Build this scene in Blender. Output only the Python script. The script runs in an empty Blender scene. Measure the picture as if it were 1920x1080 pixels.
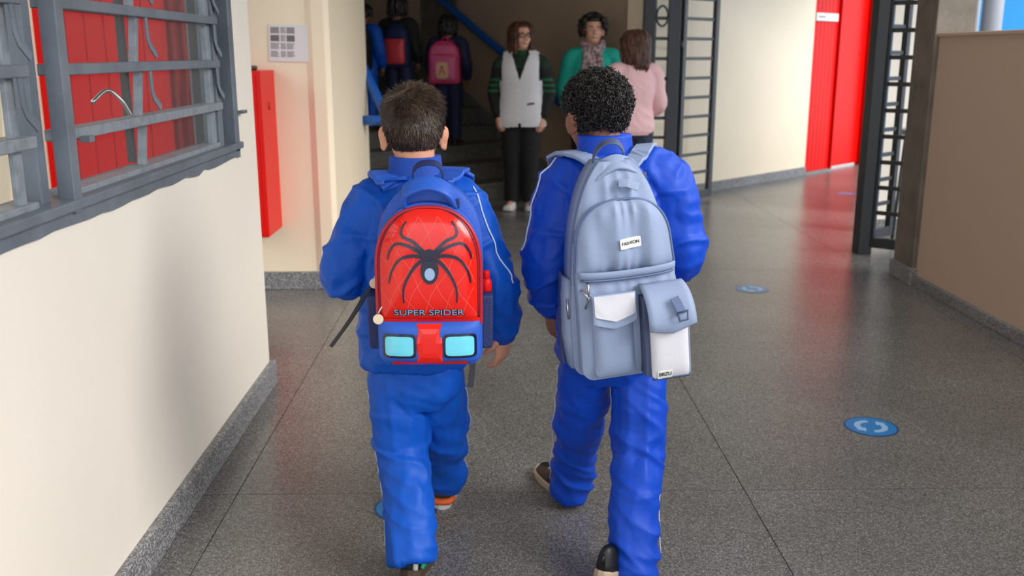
import bpy, bmesh, math, random
from mathutils import Vector, Matrix, noise
from mathutils.bvhtree import BVHTree

random.seed(7)
SC = bpy.context.scene
COL = SC.collection
V = Vector

def lin(r, g, b):
    f = lambda c: (c / 255 / 12.92) if c / 255 <= .04045 else ((c / 255 + .055) / 1.055) ** 2.4
    return (f(r), f(g), f(b), 1)

# ------------------------------------------------------------------ camera, sky, exposure
cam = bpy.data.cameras.new('camera')
cam.sensor_width = 36; cam.lens = 33.975
cam.dof.use_dof = True; cam.dof.focus_distance = 2.35; cam.dof.aperture_fstop = 4.5
cam.clip_start = .05
co = bpy.data.objects.new('camera', cam); COL.objects.link(co)
co.location = (0, 0, 1.35)
co.rotation_euler = (math.radians(90 - 13.65), 0, -math.atan(37 / 1865))
SC.camera = co

wd = bpy.data.worlds.new('overcast_sky'); SC.world = wd; wd.use_nodes = True
nt = wd.node_tree; nt.nodes.clear()
wo = nt.nodes.new('ShaderNodeOutputWorld'); bg = nt.nodes.new('ShaderNodeBackground')
tc = nt.nodes.new('ShaderNodeTexCoord'); sx = nt.nodes.new('ShaderNodeSeparateXYZ')
rp = nt.nodes.new('ShaderNodeValToRGB')
rp.color_ramp.elements[0].position = .45; rp.color_ramp.elements[0].color = (.62, .68, .74, 1)
rp.color_ramp.elements[1].position = .75; rp.color_ramp.elements[1].color = (.93, .97, 1.0, 1)
mp = nt.nodes.new('ShaderNodeMapRange'); mp.inputs[1].default_value = -1; mp.inputs[2].default_value = 1
L = nt.links.new
L(tc.outputs['Generated'], sx.inputs[0]); L(sx.outputs[2], mp.inputs[0]); L(mp.outputs[0], rp.inputs[0])
L(rp.outputs[0], bg.inputs[0]); bg.inputs[1].default_value = 1.7; L(bg.outputs[0], wo.inputs[0])

sl = bpy.data.lights.new('hazy_sun', 'SUN'); sl.energy = 2.0; sl.angle = math.radians(34); sl.color = (1, .985, .96)
so = bpy.data.objects.new('hazy_sun', sl); COL.objects.link(so); so.location = (6, -4, 6)
so.rotation_euler = V((-.80, .42, -.52)).to_track_quat('-Z', 'Y').to_euler()

SC.view_settings.view_transform = 'Standard'; SC.view_settings.look = 'None'
SC.view_settings.gamma = 1; SC.view_settings.use_curve_mapping = False
SC.view_settings.exposure = 0.55
SC.cycles.use_denoising = True
SC.cycles.max_bounces = 8; SC.cycles.diffuse_bounces = 4

# ------------------------------------------------------------------ materials
def mat(name, col, rough=.6, metal=0, spec=.5, bump=None, var=None, coat=0, sheen=0, trans=0, alpha=1):
    m = bpy.data.materials.new(name); m.use_nodes = True
    n = m.node_tree.nodes; l = m.node_tree.links.new; b = n['Principled BSDF']
    b.inputs['Base Color'].default_value = col; b.inputs['Roughness'].default_value = rough
    b.inputs['Metallic'].default_value = metal; b.inputs['Specular IOR Level'].default_value = spec
    b.inputs['Coat Weight'].default_value = coat; b.inputs['Coat Roughness'].default_value = .06
    b.inputs['Sheen Weight'].default_value = sheen
    b.inputs['Transmission Weight'].default_value = trans
    b.inputs['Alpha'].default_value = alpha
    t = n.new('ShaderNodeTexCoord')
    if bump:
        z = n.new('ShaderNodeTexNoise'); z.inputs['Scale'].default_value = bump[0]; z.inputs['Detail'].default_value = 4
        k = n.new('ShaderNodeBump'); k.inputs['Strength'].default_value = bump[1]; k.inputs['Distance'].default_value = .01
        l(t.outputs['Object'], z.inputs['Vector']); l(z.outputs['Fac'], k.inputs['Height']); l(k.outputs[0], b.inputs['Normal'])
    if var:   # (scale, second colour, contrast low, high)
        z2 = n.new('ShaderNodeTexNoise'); z2.inputs['Scale'].default_value = var[0]; z2.inputs['Detail'].default_value = 5
        r = n.new('ShaderNodeValToRGB'); r.color_ramp.elements[0].position = var[2]; r.color_ramp.elements[1].position = var[3]
        r.color_ramp.elements[0].color = col; r.color_ramp.elements[1].color = var[1]
        l(t.outputs['Object'], z2.inputs['Vector']); l(z2.outputs['Fac'], r.inputs[0]); l(r.outputs[0], b.inputs['Base Color'])
    return m

def terrazzo(name, base, dark, light, rough, scale=230):
    m = bpy.data.materials.new(name); m.use_nodes = True
    n = m.node_tree.nodes; l = m.node_tree.links.new; b = n['Principled BSDF']
    t = n.new('ShaderNodeTexCoord')
    v = n.new('ShaderNodeTexVoronoi'); v.inputs['Scale'].default_value = scale
    l(t.outputs['Object'], v.inputs['Vector'])
    s = n.new('ShaderNodeSeparateColor'); l(v.outputs['Color'], s.inputs[0])
    r = n.new('ShaderNodeValToRGB'); e = r.color_ramp.elements
    r.color_ramp.interpolation = 'LINEAR'
    e[0].position = 0; e[0].color = dark; e[1].position = 1; e[1].color = light
    for p, c in ((.25, dark), (.4, base), (.72, base), (.9, light)):
        x = e.new(p); x.color = c
    l(s.outputs[0], r.inputs[0])
    z = n.new('ShaderNodeTexNoise'); z.inputs['Scale'].default_value = 1.6; z.inputs['Detail'].default_value = 6
    l(t.outputs['Object'], z.inputs['Vector'])
    r2 = n.new('ShaderNodeValToRGB'); r2.color_ramp.elements[0].position = .3; r2.color_ramp.elements[0].color = (.78, .77, .75, 1)
    r2.color_ramp.elements[1].position = .7; r2.color_ramp.elements[1].color = (1.08, 1.07, 1.06, 1)
    l(z.outputs['Fac'], r2.inputs[0])
    mx = n.new('ShaderNodeMix'); mx.data_type = 'RGBA'; mx.blend_type = 'MULTIPLY'; mx.inputs[0].default_value = 1
    l(r.outputs[0], mx.inputs[6]); l(r2.outputs[0], mx.inputs[7]); l(mx.outputs[2], b.inputs['Base Color'])
    b.inputs['Roughness'].default_value = rough
    k = n.new('ShaderNodeBump'); k.inputs['Strength'].default_value = .04; k.inputs['Distance'].default_value = .002
    l(s.outputs[1], k.inputs['Height']); l(k.outputs[0], b.inputs['Normal'])
    return m

def zbands(name, base, bands, rough=.8, bump=(90, .25)):
    """knitted stripes: bands = [(z0, z1, colour)] in the garment's own height"""
    m = mat(name, base, rough, bump=bump)
    n = m.node_tree.nodes; l = m.node_tree.links.new
    t = n.new('ShaderNodeTexCoord'); s = n.new('ShaderNodeSeparateXYZ'); l(t.outputs['Object'], s.inputs[0])
    r = n.new('ShaderNodeValToRGB'); r.color_ramp.interpolation = 'CONSTANT'
    d = n.new('ShaderNodeMath'); d.operation = 'DIVIDE'; d.inputs[1].default_value = 2; l(s.outputs[2], d.inputs[0]); l(d.outputs[0], r.inputs[0])
    e = r.color_ramp.elements; e[0].color = base; e[0].position = 0
    e.remove(e[1])
    for z0, z1, c in bands:
        x = e.new(z0 / 2); x.color = c; y = e.new(z1 / 2); y.color = base
    l(r.outputs[0], n['Principled BSDF'].inputs['Base Color'])
    return m

M = {}
M['wall'] = mat('cream_paint', lin(240, 230, 216), .42, bump=(14, .08), var=(1.3, lin(235, 225, 211), .35, .75))
M['wall_grey'] = mat('grey_beige_paint', lin(192, 167, 146), .5, bump=(14, .08))
M['wall_cream'] = mat('warm_cream_paint', lin(245, 227, 198), .42, bump=(14, .08), var=(1.3, lin(240, 221, 192), .35, .75))
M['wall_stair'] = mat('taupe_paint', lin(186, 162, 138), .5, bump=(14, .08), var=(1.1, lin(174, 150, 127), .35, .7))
M['ceiling'] = mat('ceiling_paint', lin(235, 230, 222), .8)
M['concrete'] = mat('raw_concrete', lin(120, 110, 98), .7, bump=(40, .2), var=(7, lin(96, 88, 78), .35, .7))
M['floor'] = terrazzo('grey_terrazzo', lin(110, 107, 104), lin(82, 80, 78), lin(150, 149, 148), .27, 330)
M['joint'] = mat('floor_joint', lin(48, 47, 46), .6)
M['base'] = terrazzo('terrazzo_skirting', lin(128, 128, 130), lin(88, 88, 90), lin(178, 178, 180), .45)
M['step'] = terrazzo('terrazzo_step', lin(100, 97, 88), lin(70, 68, 63), lin(130, 128, 120), .4)
M['winframe'] = mat('grey_window_enamel', lin(108, 116, 126), .38, bump=(60, .08), var=(9, lin(92, 99, 108), .4, .7))
M['winlight'] = mat('worn_pale_enamel', lin(132, 138, 145), .4, bump=(80, .15), var=(30, lin(112, 118, 125), .45, .7))
M['windark'] = mat('dark_window_putty', lin(62, 60, 58), .6)
M['glass'] = None
M['red'] = mat('red_gloss_enamel', lin(222, 12, 6), .3, spec=.12)
M['redmetal'] = mat('red_painted_metal', lin(222, 20, 12), .35, spec=.18)
M['curtain'] = mat('dark_red_cloth', lin(150, 30, 28), .8)
M['blackiron'] = mat('black_iron_paint', lin(30, 31, 33), .4)
M['greyiron'] = mat('grey_iron_paint', lin(62, 66, 70), .42)
M['bluewall'] = mat('bright_blue_paint', lin(10, 150, 225), .5)
M['pipe'] = mat('grey_pipe', lin(150, 155, 165), .4)
M['railblue'] = mat('blue_rail_enamel', lin(14, 88, 176), .28)
M['paper'] = mat('white_paper', lin(226, 220, 222), .7)
M['print'] = mat('grey_print', lin(150, 142, 142), .8)
M['printd'] = mat('dark_grey_print', lin(120, 110, 110), .8)
M['white'] = mat('white_paint', lin(235, 235, 232), .5)
M['black'] = mat('black_plastic', lin(16, 16, 18), .45)
M['sticker'] = mat('blue_vinyl', lin(14, 122, 190), .3)
M['stickerdk'] = mat('dark_blue_vinyl', lin(16, 70, 120), .3)
M['stickerlt'] = mat('pale_blue_print', lin(150, 190, 228), .3)
M['skin'] = mat('skin', lin(214, 150, 118), .5, bump=(70, .04))
M['skin2'] = mat('brown_skin', lin(140, 88, 66), .5, bump=(70, .04))
M['skinw'] = mat('fair_skin', lin(222, 165, 138), .5)
M['track'] = mat('royal_blue_polyester', lin(4, 82, 188), .5, bump=(420, .12), spec=.3)
M['trackB'] = mat('deep_blue_polyester', lin(8, 68, 186), .5, bump=(420, .12), spec=.3)
M['rib'] = mat('blue_rib_knit', lin(8, 68, 168), .65, bump=(300, .3))
M['piping'] = mat('white_piping', lin(205, 218, 240), .5)
M['hairdk'] = mat('black_hair', lin(26, 21, 20), .42, spec=.5)
M['hairbr'] = mat('dark_brown_hair', lin(52, 38, 29), .5, var=(60, lin(84, 63, 48), .4, .65))
M['hairred'] = mat('auburn_hair', lin(92, 46, 24), .5, var=(30, lin(50, 26, 16), .35, .65))
M['hairch'] = mat('chestnut_hair', lin(96, 58, 40), .5, var=(30, lin(58, 34, 25), .35, .65))
M['eye'] = mat('eye_white', lin(230, 225, 220), .3)
M['iris'] = mat('dark_iris', lin(30, 20, 16), .3)
M['lip'] = mat('lips', lin(176, 82, 74), .5)
M['blackcloth'] = mat('black_cloth', lin(20, 20, 22), .8)
M['navycloth'] = mat('navy_cloth', lin(24, 32, 70), .7)
M['vest'] = mat('white_vest_cloth', lin(226, 224, 228), .75, bump=(50, .1))
M['pink'] = mat('pink_knit', lin(236, 190, 192), .8, bump=(80, .2))
M['teal'] = mat('teal_wool', lin(20, 170, 150), .8, bump=(80, .15))
M['scarf'] = mat('mauve_print_scarf', lin(120, 88, 96), .85, var=(38, lin(196, 178, 176), .42, .6))
M['denim'] = mat('dark_denim', lin(40, 48, 72), .8)
M['shoewhite'] = mat('white_leather', lin(226, 224, 220), .5)
M['orange'] = mat('orange_mesh', lin(236, 104, 44), .5)
M['shoedk'] = mat('dark_green_mesh', lin(24, 38, 38), .6)
M['green'] = mat('green_rubber', lin(30, 150, 112), .4)
M['sole'] = mat('pale_rubber', lin(214, 212, 210), .5)
M['olive'] = mat('olive_mesh', lin(66, 58, 40), .6)
M['soletan'] = mat('tan_rubber', lin(186, 164, 140), .5)
M['solebr'] = mat('brown_rubber', lin(70, 52, 38), .6)
M['bagblue'] = mat('blue_nylon', lin(34, 88, 190), .45, bump=(300, .15))
M['bagnavy'] = mat('navy_mesh', lin(26, 40, 92), .6, bump=(400, .4))
M['bagred'] = mat('red_vinyl', lin(226, 26, 14), .25, spec=.3, coat=.6)
M['bagredp'] = mat('dark_red_piping', lin(176, 22, 40), .4)
M['silver'] = mat('pink_ink', lin(232, 128, 110), .35)
M['navyink'] = mat('navy_ink', lin(14, 18, 48), .25, coat=.6)
M['chromeink'] = mat('silver_blue_ink', lin(150, 176, 214), .25, coat=.6)
M['lens'] = mat('light_blue_vinyl', lin(110, 214, 236), .2, coat=.8)
M['cream'] = mat('cream_metal', lin(228, 206, 178), .35)
M['web'] = mat('black_webbing', lin(18, 20, 32), .6, bump=(300, .3))
M['bgrey'] = mat('grey_blue_nylon', lin(142, 157, 187), .55, bump=(260, .12), spec=.35)
M['bgreyd'] = mat('dark_slate_nylon', lin(70, 82, 116), .55)
M['bpale'] = mat('pale_grey_canvas', lin(212, 210, 218), .6, bump=(260, .1))
M['zip'] = mat('slate_zip', lin(92, 108, 146), .5)
M['metal'] = mat('bright_metal', lin(210, 205, 200), .25, metal=1)
M['bagpink'] = mat('pink_nylon', lin(214, 52, 104), .5)
M['bagpinkl'] = mat('light_pink_nylon', lin(226, 100, 146), .5)
M['bagcoral'] = mat('coral_nylon', lin(222, 66, 74), .5)
M['gold'] = mat('pale_gold_print', lin(224, 186, 140), .4)
M['lamp'] = mat('lamp_housing', lin(230, 230, 228), .4)

g = bpy.data.materials.new('window_glass'); g.use_nodes = True
gn = g.node_tree.nodes; gn.clear(); gl = g.node_tree.links.new
go = gn.new('ShaderNodeOutputMaterial'); gm = gn.new('ShaderNodeMixShader'); gt = gn.new('ShaderNodeBsdfTransparent'); gg = gn.new('ShaderNodeBsdfGlossy')
gf = gn.new('ShaderNodeLayerWeight'); gf.inputs[0].default_value = .5
gp = gn.new('ShaderNodeMath'); gp.operation = 'POWER'; gp.inputs[1].default_value = 4.5
gq = gn.new('ShaderNodeMath'); gq.operation = 'MULTIPLY_ADD'; gq.inputs[1].default_value = .26; gq.inputs[2].default_value = .03
gt.inputs[0].default_value = (.93, .95, .95, 1)
gl(gf.outputs['Facing'], gp.inputs[0]); gl(gp.outputs[0], gq.inputs[0]); gl(gq.outputs[0], gm.inputs[0]); gl(gt.outputs[0], gm.inputs[1]); gl(gg.outputs[0], gm.inputs[2]); gl(gm.outputs[0], go.inputs[0])
M['glass'] = g

# ------------------------------------------------------------------ mesh helpers
def catmull(pts, sub):
    """pts: list of equal-length tuples; returns smooth interpolation"""
    out = []; n = len(pts)
    if n == 2: sub = max(sub, 1)
    for i in range(n - 1):
        p0 = pts[max(i - 1, 0)]; p1 = pts[i]; p2 = pts[i + 1]; p3 = pts[min(i + 2, n - 1)]
        for k in range(sub):
            t = k / sub
            out.append(tuple(.5 * ((2 * b) + (c - a) * t + (2 * a - 5 * b + 4 * c - d) * t * t + (3 * b - a - 3 * c + d) * t ** 3)
                             for a, b, c, d in zip(p0, p1, p2, p3)))
    out.append(tuple(pts[-1]))
    return out

class MB:
    def __init__(s): s.v = []; s.f = []
    def add(s, vs, fs, T=None):
        o = len(s.v)
        s.v += [tuple(T @ V(p)) if T else tuple(p) for p in vs]
        s.f += [tuple(i + o for i in f) for f in fs]
        return s
    def box(s, x0, x1, y0, y1, z0, z1, T=None):
        vs = [(x, y, z) for z in (z0, z1) for y in (y0, y1) for x in (x0, x1)]
        return s.add(vs, [(0, 2, 3, 1), (4, 5, 7, 6), (0, 1, 5, 4), (2, 6, 7, 3), (0, 4, 6, 2), (1, 3, 7, 5)], T)
    def loft(s, rings, T=None, caps=True):
        n = len(rings[0]); vs = [p for r in rings for p in r]; fs = []
        for i in range(len(rings) - 1):
            for k in range(n):
                a = i * n + k; b = i * n + (k + 1) % n
                fs.append((a, b, b + n, a + n))
        if caps:
            fs.append(tuple(range(n - 1, -1, -1))); fs.append(tuple(range(len(vs) - n, len(vs))))
        return s.add(vs, fs, T)
    def tube(s, path, r, n=8, T=None, caps=True, flat=None, up=None):
        """round tube (or flat ellipse: flat = (across factor, along-normal factor), up = normal hint)"""
        path = [V(p) for p in path]
        if not isinstance(r, (list, tuple)): r = [r] * len(path)
        rings = []; ref = V(up).normalized() if up else None; px = None
        for i, p in enumerate(path):
            d = (path[min(i + 1, len(path) - 1)] - path[max(i - 1, 0)])
            d = d.normalized() if d.length > 1e-9 else V((0, 0, 1))
            if ref is not None: a = ref - d * ref.dot(d)
            elif px is not None: a = px - d * px.dot(d)
            else:
                h = V((0, 0, 1)) if abs(d.z) < .9 else V((0, 1, 0)); a = h - d * h.dot(d)
            a.normalize(); px = a; b = d.cross(a)
            fa, fb = flat if flat else (1, 1)
            rings.append([p + b * math.cos(2 * math.pi * k / n) * r[i] * fa + a * math.sin(2 * math.pi * k / n) * r[i] * fb for k in range(n)])
        return s.loft(rings, T, caps)
    def ell(s, c, r, R=None, nu=16, nv=10):
        c = V(c); R = R or Matrix.Identity(3); vs = []; fs = []
        for j in range(1, nv):
            th = math.pi * j / nv
            for k in range(nu):
                ph = 2 * math.pi * k / nu
                vs.append(c + R @ V((r[0] * math.sin(th) * math.cos(ph), r[1] * math.sin(th) * math.sin(ph), r[2] * math.cos(th))))
        t = len(vs); vs.append(c + R @ V((0, 0, r[2]))); vs.append(c + R @ V((0, 0, -r[2])))
        for j in range(nv - 2):
            for k in range(nu):
                a = j * nu + k; b = j * nu + (k + 1) % nu
                fs.append((a, a + nu, b + nu, b))
        for k in range(nu):
            fs.append((t, k, (k + 1) % nu)); b = (nv - 2) * nu; fs.append((t + 1, b + (k + 1) % nu, b + k))
        return s.add(vs, fs)
    def prism(s, outline, w0, w1, T=None):
        """outline in (u, v); extruded along third axis between w0 and w1, as (u, v, w)"""
        n = len(outline)
        vs = [(u, v, w0) for u, v in outline] + [(u, v, w1) for u, v in outline]
        fs = [tuple(range(n - 1, -1, -1)), tuple(range(n, 2 * n))] + [(k, (k + 1) % n, (k + 1) % n + n, k + n) for k in range(n)]
        return s.add(vs, fs, T)
    def mesh(s, name):
        m = bpy.data.meshes.new(name); m.from_pydata([tuple(p) for p in s.v], [], s.f); m.validate(); m.update()
        bm = bmesh.new(); bm.from_mesh(m); bmesh.ops.recalc_face_normals(bm, faces=bm.faces); bm.to_mesh(m); bm.free()
        return m

def mesh_obj(name, me, mt, parent=None, smooth=False, bevel=0):
    me.materials.clear(); me.materials.append(mt)
    if smooth:
        for p in me.polygons: p.use_smooth = True
    o = bpy.data.objects.new(name, me); COL.objects.link(o)
    if parent: o.parent = parent
    if bevel:
        b = o.modifiers.new('bevel', 'BEVEL'); b.width = bevel; b.segments = 2; b.limit_method = 'ANGLE'; b.angle_limit = .6
    return o

def tag(o, label=None, cat=None, group=None, kind=None):
    if label: o['label'] = label
    if cat: o['category'] = cat
    if group: o['group'] = group
    if kind: o['kind'] = kind
    return o

def build(name, mb, mt, parent=None, smooth=False, bevel=0, base=None, label=None, cat=None, group=None, kind=None):
    """base: origin for a top-level mesh given in world coordinates"""
    if base is not None:
        b = V(base); mb.v = [tuple(V(p) - b) for p in mb.v]
    o = mesh_obj(name, mb.mesh(name), mt, parent, smooth, bevel)
    if base is not None: o.location = base
    return tag(o, label, cat, group, kind)

def empty(name, loc=(0, 0, 0), rot=(0, 0, 0), parent=None, label=None, cat=None, group=None, kind=None):
    o = bpy.data.objects.new(name, None); COL.objects.link(o); o.empty_display_size = .1
    o.location = loc; o.rotation_euler = rot
    if parent: o.parent = parent
    return tag(o, label, cat, group, kind)

def remesh(mb, voxel, smooth=4, factor=.5):
    me = mb.mesh('tmp'); o = bpy.data.objects.new('tmp', me); COL.objects.link(o)
    r = o.modifiers.new('r', 'REMESH'); r.mode = 'VOXEL'; r.voxel_size = voxel
    if smooth:
        q = o.modifiers.new('s', 'SMOOTH'); q.iterations = smooth; q.factor = factor
    bpy.context.view_layer.update()
    dg = bpy.context.evaluated_depsgraph_get()
    out = bpy.data.meshes.new_from_object(o.evaluated_get(dg))
    bpy.data.objects.remove(o); bpy.data.meshes.remove(me)
    return out

def displace(me, fn):
    ns = [v.normal.copy() for v in me.vertices]
    for v, n in zip(me.vertices, ns): v.co = v.co + n * fn(v.co, n)
    me.update()

def text_mb(txt, size, depth=.0006, bold=0):
    c = bpy.data.curves.new('t', 'FONT'); c.body = txt; c.size = size; c.align_x = 'CENTER'; c.align_y = 'CENTER'; c.extrude = depth; c.offset = bold
    o = bpy.data.objects.new('t', c); COL.objects.link(o); bpy.context.view_layer.update()
    me = bpy.data.meshes.new_from_object(o.evaluated_get(bpy.context.evaluated_depsgraph_get()))
    mb = MB(); mb.add([tuple(v.co) for v in me.vertices], [tuple(p.vertices) for p in me.polygons])
    bpy.data.objects.remove(o); bpy.data.curves.remove(c); bpy.data.meshes.remove(me)
    return mb

# ================================================================== SETTING
# stair block is turned: S runs up the stairs, Q across them
W0 = V((1.33, 8.8, 0)); S = V((-.6392, .7690, 0)); Q = V((-.7690, -.6392, 0))
E_ = V((.722, .692, 0))                                          # beige wall direction
def frame2(o, x, name=None):
    """matrix with local +X along x, +Y to its left, origin o"""
    x = V(x).normalized(); z = V((0, 0, 1)); y = z.cross(x)
    m = Matrix((x, y, z)).transposed().to_4x4(); m.translation = V(o); return m

mb = MB(); mb.box(-8, 9, -3, 17, -.2, -.006)
floor = build('floor', mb, M['joint'], kind='structure')
xs = [-7.23 + 1.605 * i for i in range(11)]; ys = [-1.98 + 1.6 * i for i in range(12)]
pm = None
for i in range(len(xs) - 1):
    for j in range(len(ys) - 1):
        if pm is None:
            q = MB(); q.box(.0015, 1.6035, .0015, 1.5985, -.02, 0); pm = q.mesh('floor_panel')
        o = mesh_obj('floor_panel', pm, M['floor'], floor); o.location = (xs[i], ys[j], 0)

mb = MB()
mb.box(-1.088, -.938, -1.5, 3.876, 0, 1.0); mb.box(-1.088, -.938, 3.6, 3.876, 1.0, 3.0); mb.box(-1.088, -.938, -1.5, 1.0, 1.0, 3.0); mb.box(-1.088, -.938, 1.0, 3.6, 2.02, 3.0)
build('wall_left', mb, M['wall'], kind='structure')
mb = MB(); mb.box(-.938, -.913, -1.5, 3.896, 0, .1); mb.box(-1.088, -.938, 3.876, 3.896, 0, .1)
build('baseboard_left', mb, M['base'], bevel=.004, kind='structure')

# wall beyond, with the paper and the red cabinet; its return runs back to the stairs
mb = MB(); mb.box(-5, -.985, 5.57, 5.75, 0, 3.0); build('wall_back', mb, M['wall_cream'], kind='structure')
mb = MB()
mb.prism([(-1.0, 5.552), (-.93, 5.552), (-.905, 5.58), (-.905, 7.15), (-1.1, 7.15), (-1.1, 5.6)], 0, 3.0)
build('trim_1', mb, M['wall_cream'], bevel=.006, kind='structure')
mb = MB(); mb.box(-5, -.97, 5.545, 5.57, 0, .105); mb.box(-.985, -.885, 5.53, 5.57, 0, .105); mb.box(-.905, -.885, 5.53, 7.15, 0, .105)
build('baseboard_back', mb, M['base'], bevel=.004, kind='structure')
mb = MB(); mb.box(-5.0, -4.85, -1.5, 5.75, 0, 2.6); build('wall_courtyard', mb, M['wall'], kind='structure')

# right parapet, its pillar and what is beyond
mb = MB(); mb.box(2.531, 2.70, -1.5, 5.60, 0, 1.455); mb.box(2.52, 2.715, -1.5, 5.60, 1.44, 1.461)
build('wall_right', mb, M['wall_grey'], bevel=.004, kind='structure')
mb = MB(); mb.box(2.505, 2.531, -1.5, 5.60, 0, .06); mb.box(2.49, 2.75, 5.585, 5.90, 0, .10)
build('baseboard_right', mb, M['base'], bevel=.004, kind='structure')
mb = MB(); mb.box(2.505, 2.73, 5.60, 5.88, 0, 3.0); build('pillar', mb, M['concrete'], bevel=.006, kind='structure')
mb = MB(); mb.box(3.3, 7.5, 8.2, 8.35, 0, 2.35); build('wall_courtyard_right', mb, M['bluewall'], kind='structure')
mb = MB(); mb.box(2.86, 3.20, 7.35, 7.47, 0, 2.85); build('wall_side', mb, M['wall'], kind='structure')
mb = MB(); mb.box(2.86, 3.20, 7.33, 7.35, 0, .1); build('baseboard_side', mb, M['base'], kind='structure')

# women's wall: stair wall, corner, beige wall with red door
def slab(name, o, x, l0, l1, th, z0, z1, mt, kind='structure', bevel=0):
    """wall slab: runs along x from o, thickness to the left of x"""
    q = MB(); q.box(l0, l1, 0, th, z0, z1, frame2(o, x)); return build(name, q, mt, kind=kind, bevel=bevel)
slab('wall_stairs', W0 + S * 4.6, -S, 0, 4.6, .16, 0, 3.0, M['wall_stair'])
slab('wall_far', W0, E_, -.02, 3.06, .16, 0, 3.0, M['wall_cream'])
slab('wall_far', W0, E_, 4.62, 9, .16, 0, 3.0, M['wall_cream'])
slab('wall_far', W0, E_, 3.06, 4.62, .16, 2.25, 3.0, M['wall_cream'])
slab('baseboard_far', W0 + V((.69, -.72, 0)) * .02, E_, .3, 3.06, .02, 0, .1, M['base'], bevel=.003)
# stairwell far side
slab('wall_landing', W0 + S * 4.6 + Q * 4.5, -Q, 0, 4.5, .16, 0, 4.4, M['wall'])
slab('wall_stairs_left', W0 + S * .4 + Q * 3.1, S, 0, 4.2, .16, 0, 4.4, M['wall'])
slab('pillar_stairs', W0 + S * 3.32 + Q * .02, -S, 0, .66, .03, 0, 3.0, M['concrete'])
mb = MB()
mb.box(-3.3, 1.9, -2.2, 5.57, 3.0, 3.15); mb.box(-5, 5.0, 5.57, 14, 2.85, 3.15)
build('ceiling', mb, M['ceiling'], kind='structure')

# unseen lintel added to shade the stairwell, on the line of the folding gate
slab('shade_lintel', (-.93, 7.08, 0), V((2.28, 1.66, 0)), 0, 2.82, .16, 2.42, 2.9, M['wall'])

# stairs: each tread block is a step of its own
RISE, RUN, S0 = .155, .285, 1.12
st = empty('stairs', tuple(W0 + S * S0), label='flight of dark grey terrazzo stairs climbing away behind the women', cat='stairs')
st.rotation_euler = (0, 0, math.atan2(S.y, S.x) - math.pi / 2)      # local +Y up the stairs, local -X across
for k in range(8):
    q = MB(); e = 3.3 if k == 7 else RUN + .02
    q.box(-3.05, 0, k * RUN, k * RUN + (e if k < 7 else 1.45), 0, (k + 1) * RISE - .03)
    o = build('step', q, M['step'], st)
    q = MB(); q.box(-3.05, 0, k * RUN - .02, k * RUN + (RUN + .02 if k < 7 else 1.45), (k + 1) * RISE - .03, (k + 1) * RISE)
    build('tread', q, M['step'], st, bevel=.004)
q = MB(); n = 8
q.add([(0, -.25, 0), (0, -.25, .1), (0, n * RUN, n * RISE + .16), (0, n * RUN, n * RISE - .2), (-.02, -.25, 0), (-.02, -.25, .1), (-.02, n * RUN, n * RISE + .16), (-.02, n * RUN, n * RISE - .2)],
      [(0, 1, 2, 3), (4, 7, 6, 5), (0, 4, 5, 1), (1, 5, 6, 2), (2, 6, 7, 3), (3, 7, 4, 0)])
o = build('stringer', q, M['base'], st)

def rail(name, pts, r, label):
    root = empty(name, tuple(pts[0]), label=label, cat='handrail')
    b = V(pts[0]); q = MB(); q.tube([V(p) - b for p in pts], r, 12); build('rail', q, M['railblue'], root, smooth=True)
    return root, b
SL = V((S.x, S.y, RISE / RUN))
c = V((-.905, 6.86, .895)); e1 = V((-.765, 6.86, .895))
pts = [c, c.lerp(e1, .7)] + [e1 + V((.0, -.002, 0)), e1 + V((.02, .015, .012)), e1 + V((.015, .03, .04))] + [e1 + V((.015, .03, .04)) + V((-.35, .62, .58)) * t for t in (.1, .5, 1.2, 2.2)]
r1, b1 = rail('handrail', pts, .034, 'blue tubular handrail bending out of the cream jamb left of the stairs')
h0 = W0 + S * .98 - V((-.7690, -.6392, 0)) * -.07 + V((0, 0, .89))
pts = [h0 + V((0, 0, -.01)) - S * .02] + [h0 + SL * t for t in (0, .6, 1.2, 1.8, 2.4, 3.0)]
r2, b2 = rail('handrail', pts, .040, 'blue handrail sloping up along the dim stair wall behind the women')
for t in (.3, 1.4, 2.5):
    q = MB(); p = h0 + SL * t - b2; q.tube([p, p + V((0, 0, -.06)), p + V((0, 0, -.07)) - Q * .07], .007, 6); build('bracket', q, M['railblue'], r2, smooth=True)

# red door in the far wall
dr = empty('door_1', tuple(W0 + E_ * 3.08), (0, 0, math.atan2(E_.y, E_.x)), kind='structure')
dr['label'] = 'red vertical-boarded door in the far cream wall'
for k in range(7):
    q = MB(); q.box(.006 + k * .085, .006 + k * .085 + .082, .03, .065, .03, 2.22); build('plank', q, M['red'], dr, bevel=.004)
q = MB(); q.box(.60, 1.50, .1, .14, .03, 2.22); build('door_panel', q, M['red'], dr)
q = MB(); q.box(.595, .62, .0, .14, .0, 2.24); q.box(0, .62, -.005, .03, 2.215, 2.25); q.box(1.49, 1.54, 0, .14, 0, 2.24); build('door_frame', q, M['red'], dr)
q = MB(); q.box(0, .6, -.01, .06, 0, .03); build('sill', q, M['base'], dr)
sg = empty('door_sign', tuple(W0 + E_ * 3.11 + V((.692, -.722, 0)) * .0 + V((0, 0, 1.70))), (0, 0, math.atan2(E_.y, E_.x)), label='narrow white nameplate across the top of the red door', cat='sign')
q = MB(); q.box(0, .5, .008, .03, 0, .085); build('plate', q, M['white'], sg, bevel=.003)
q = MB(); rnd = random.Random(3); x = .04
while x < .2:
    w = rnd.uniform(.01, .02); q.box(x, x + w, .006, .008, .036, .05); x += w + .006
build('lettering', q, M['printd'], sg)

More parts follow.
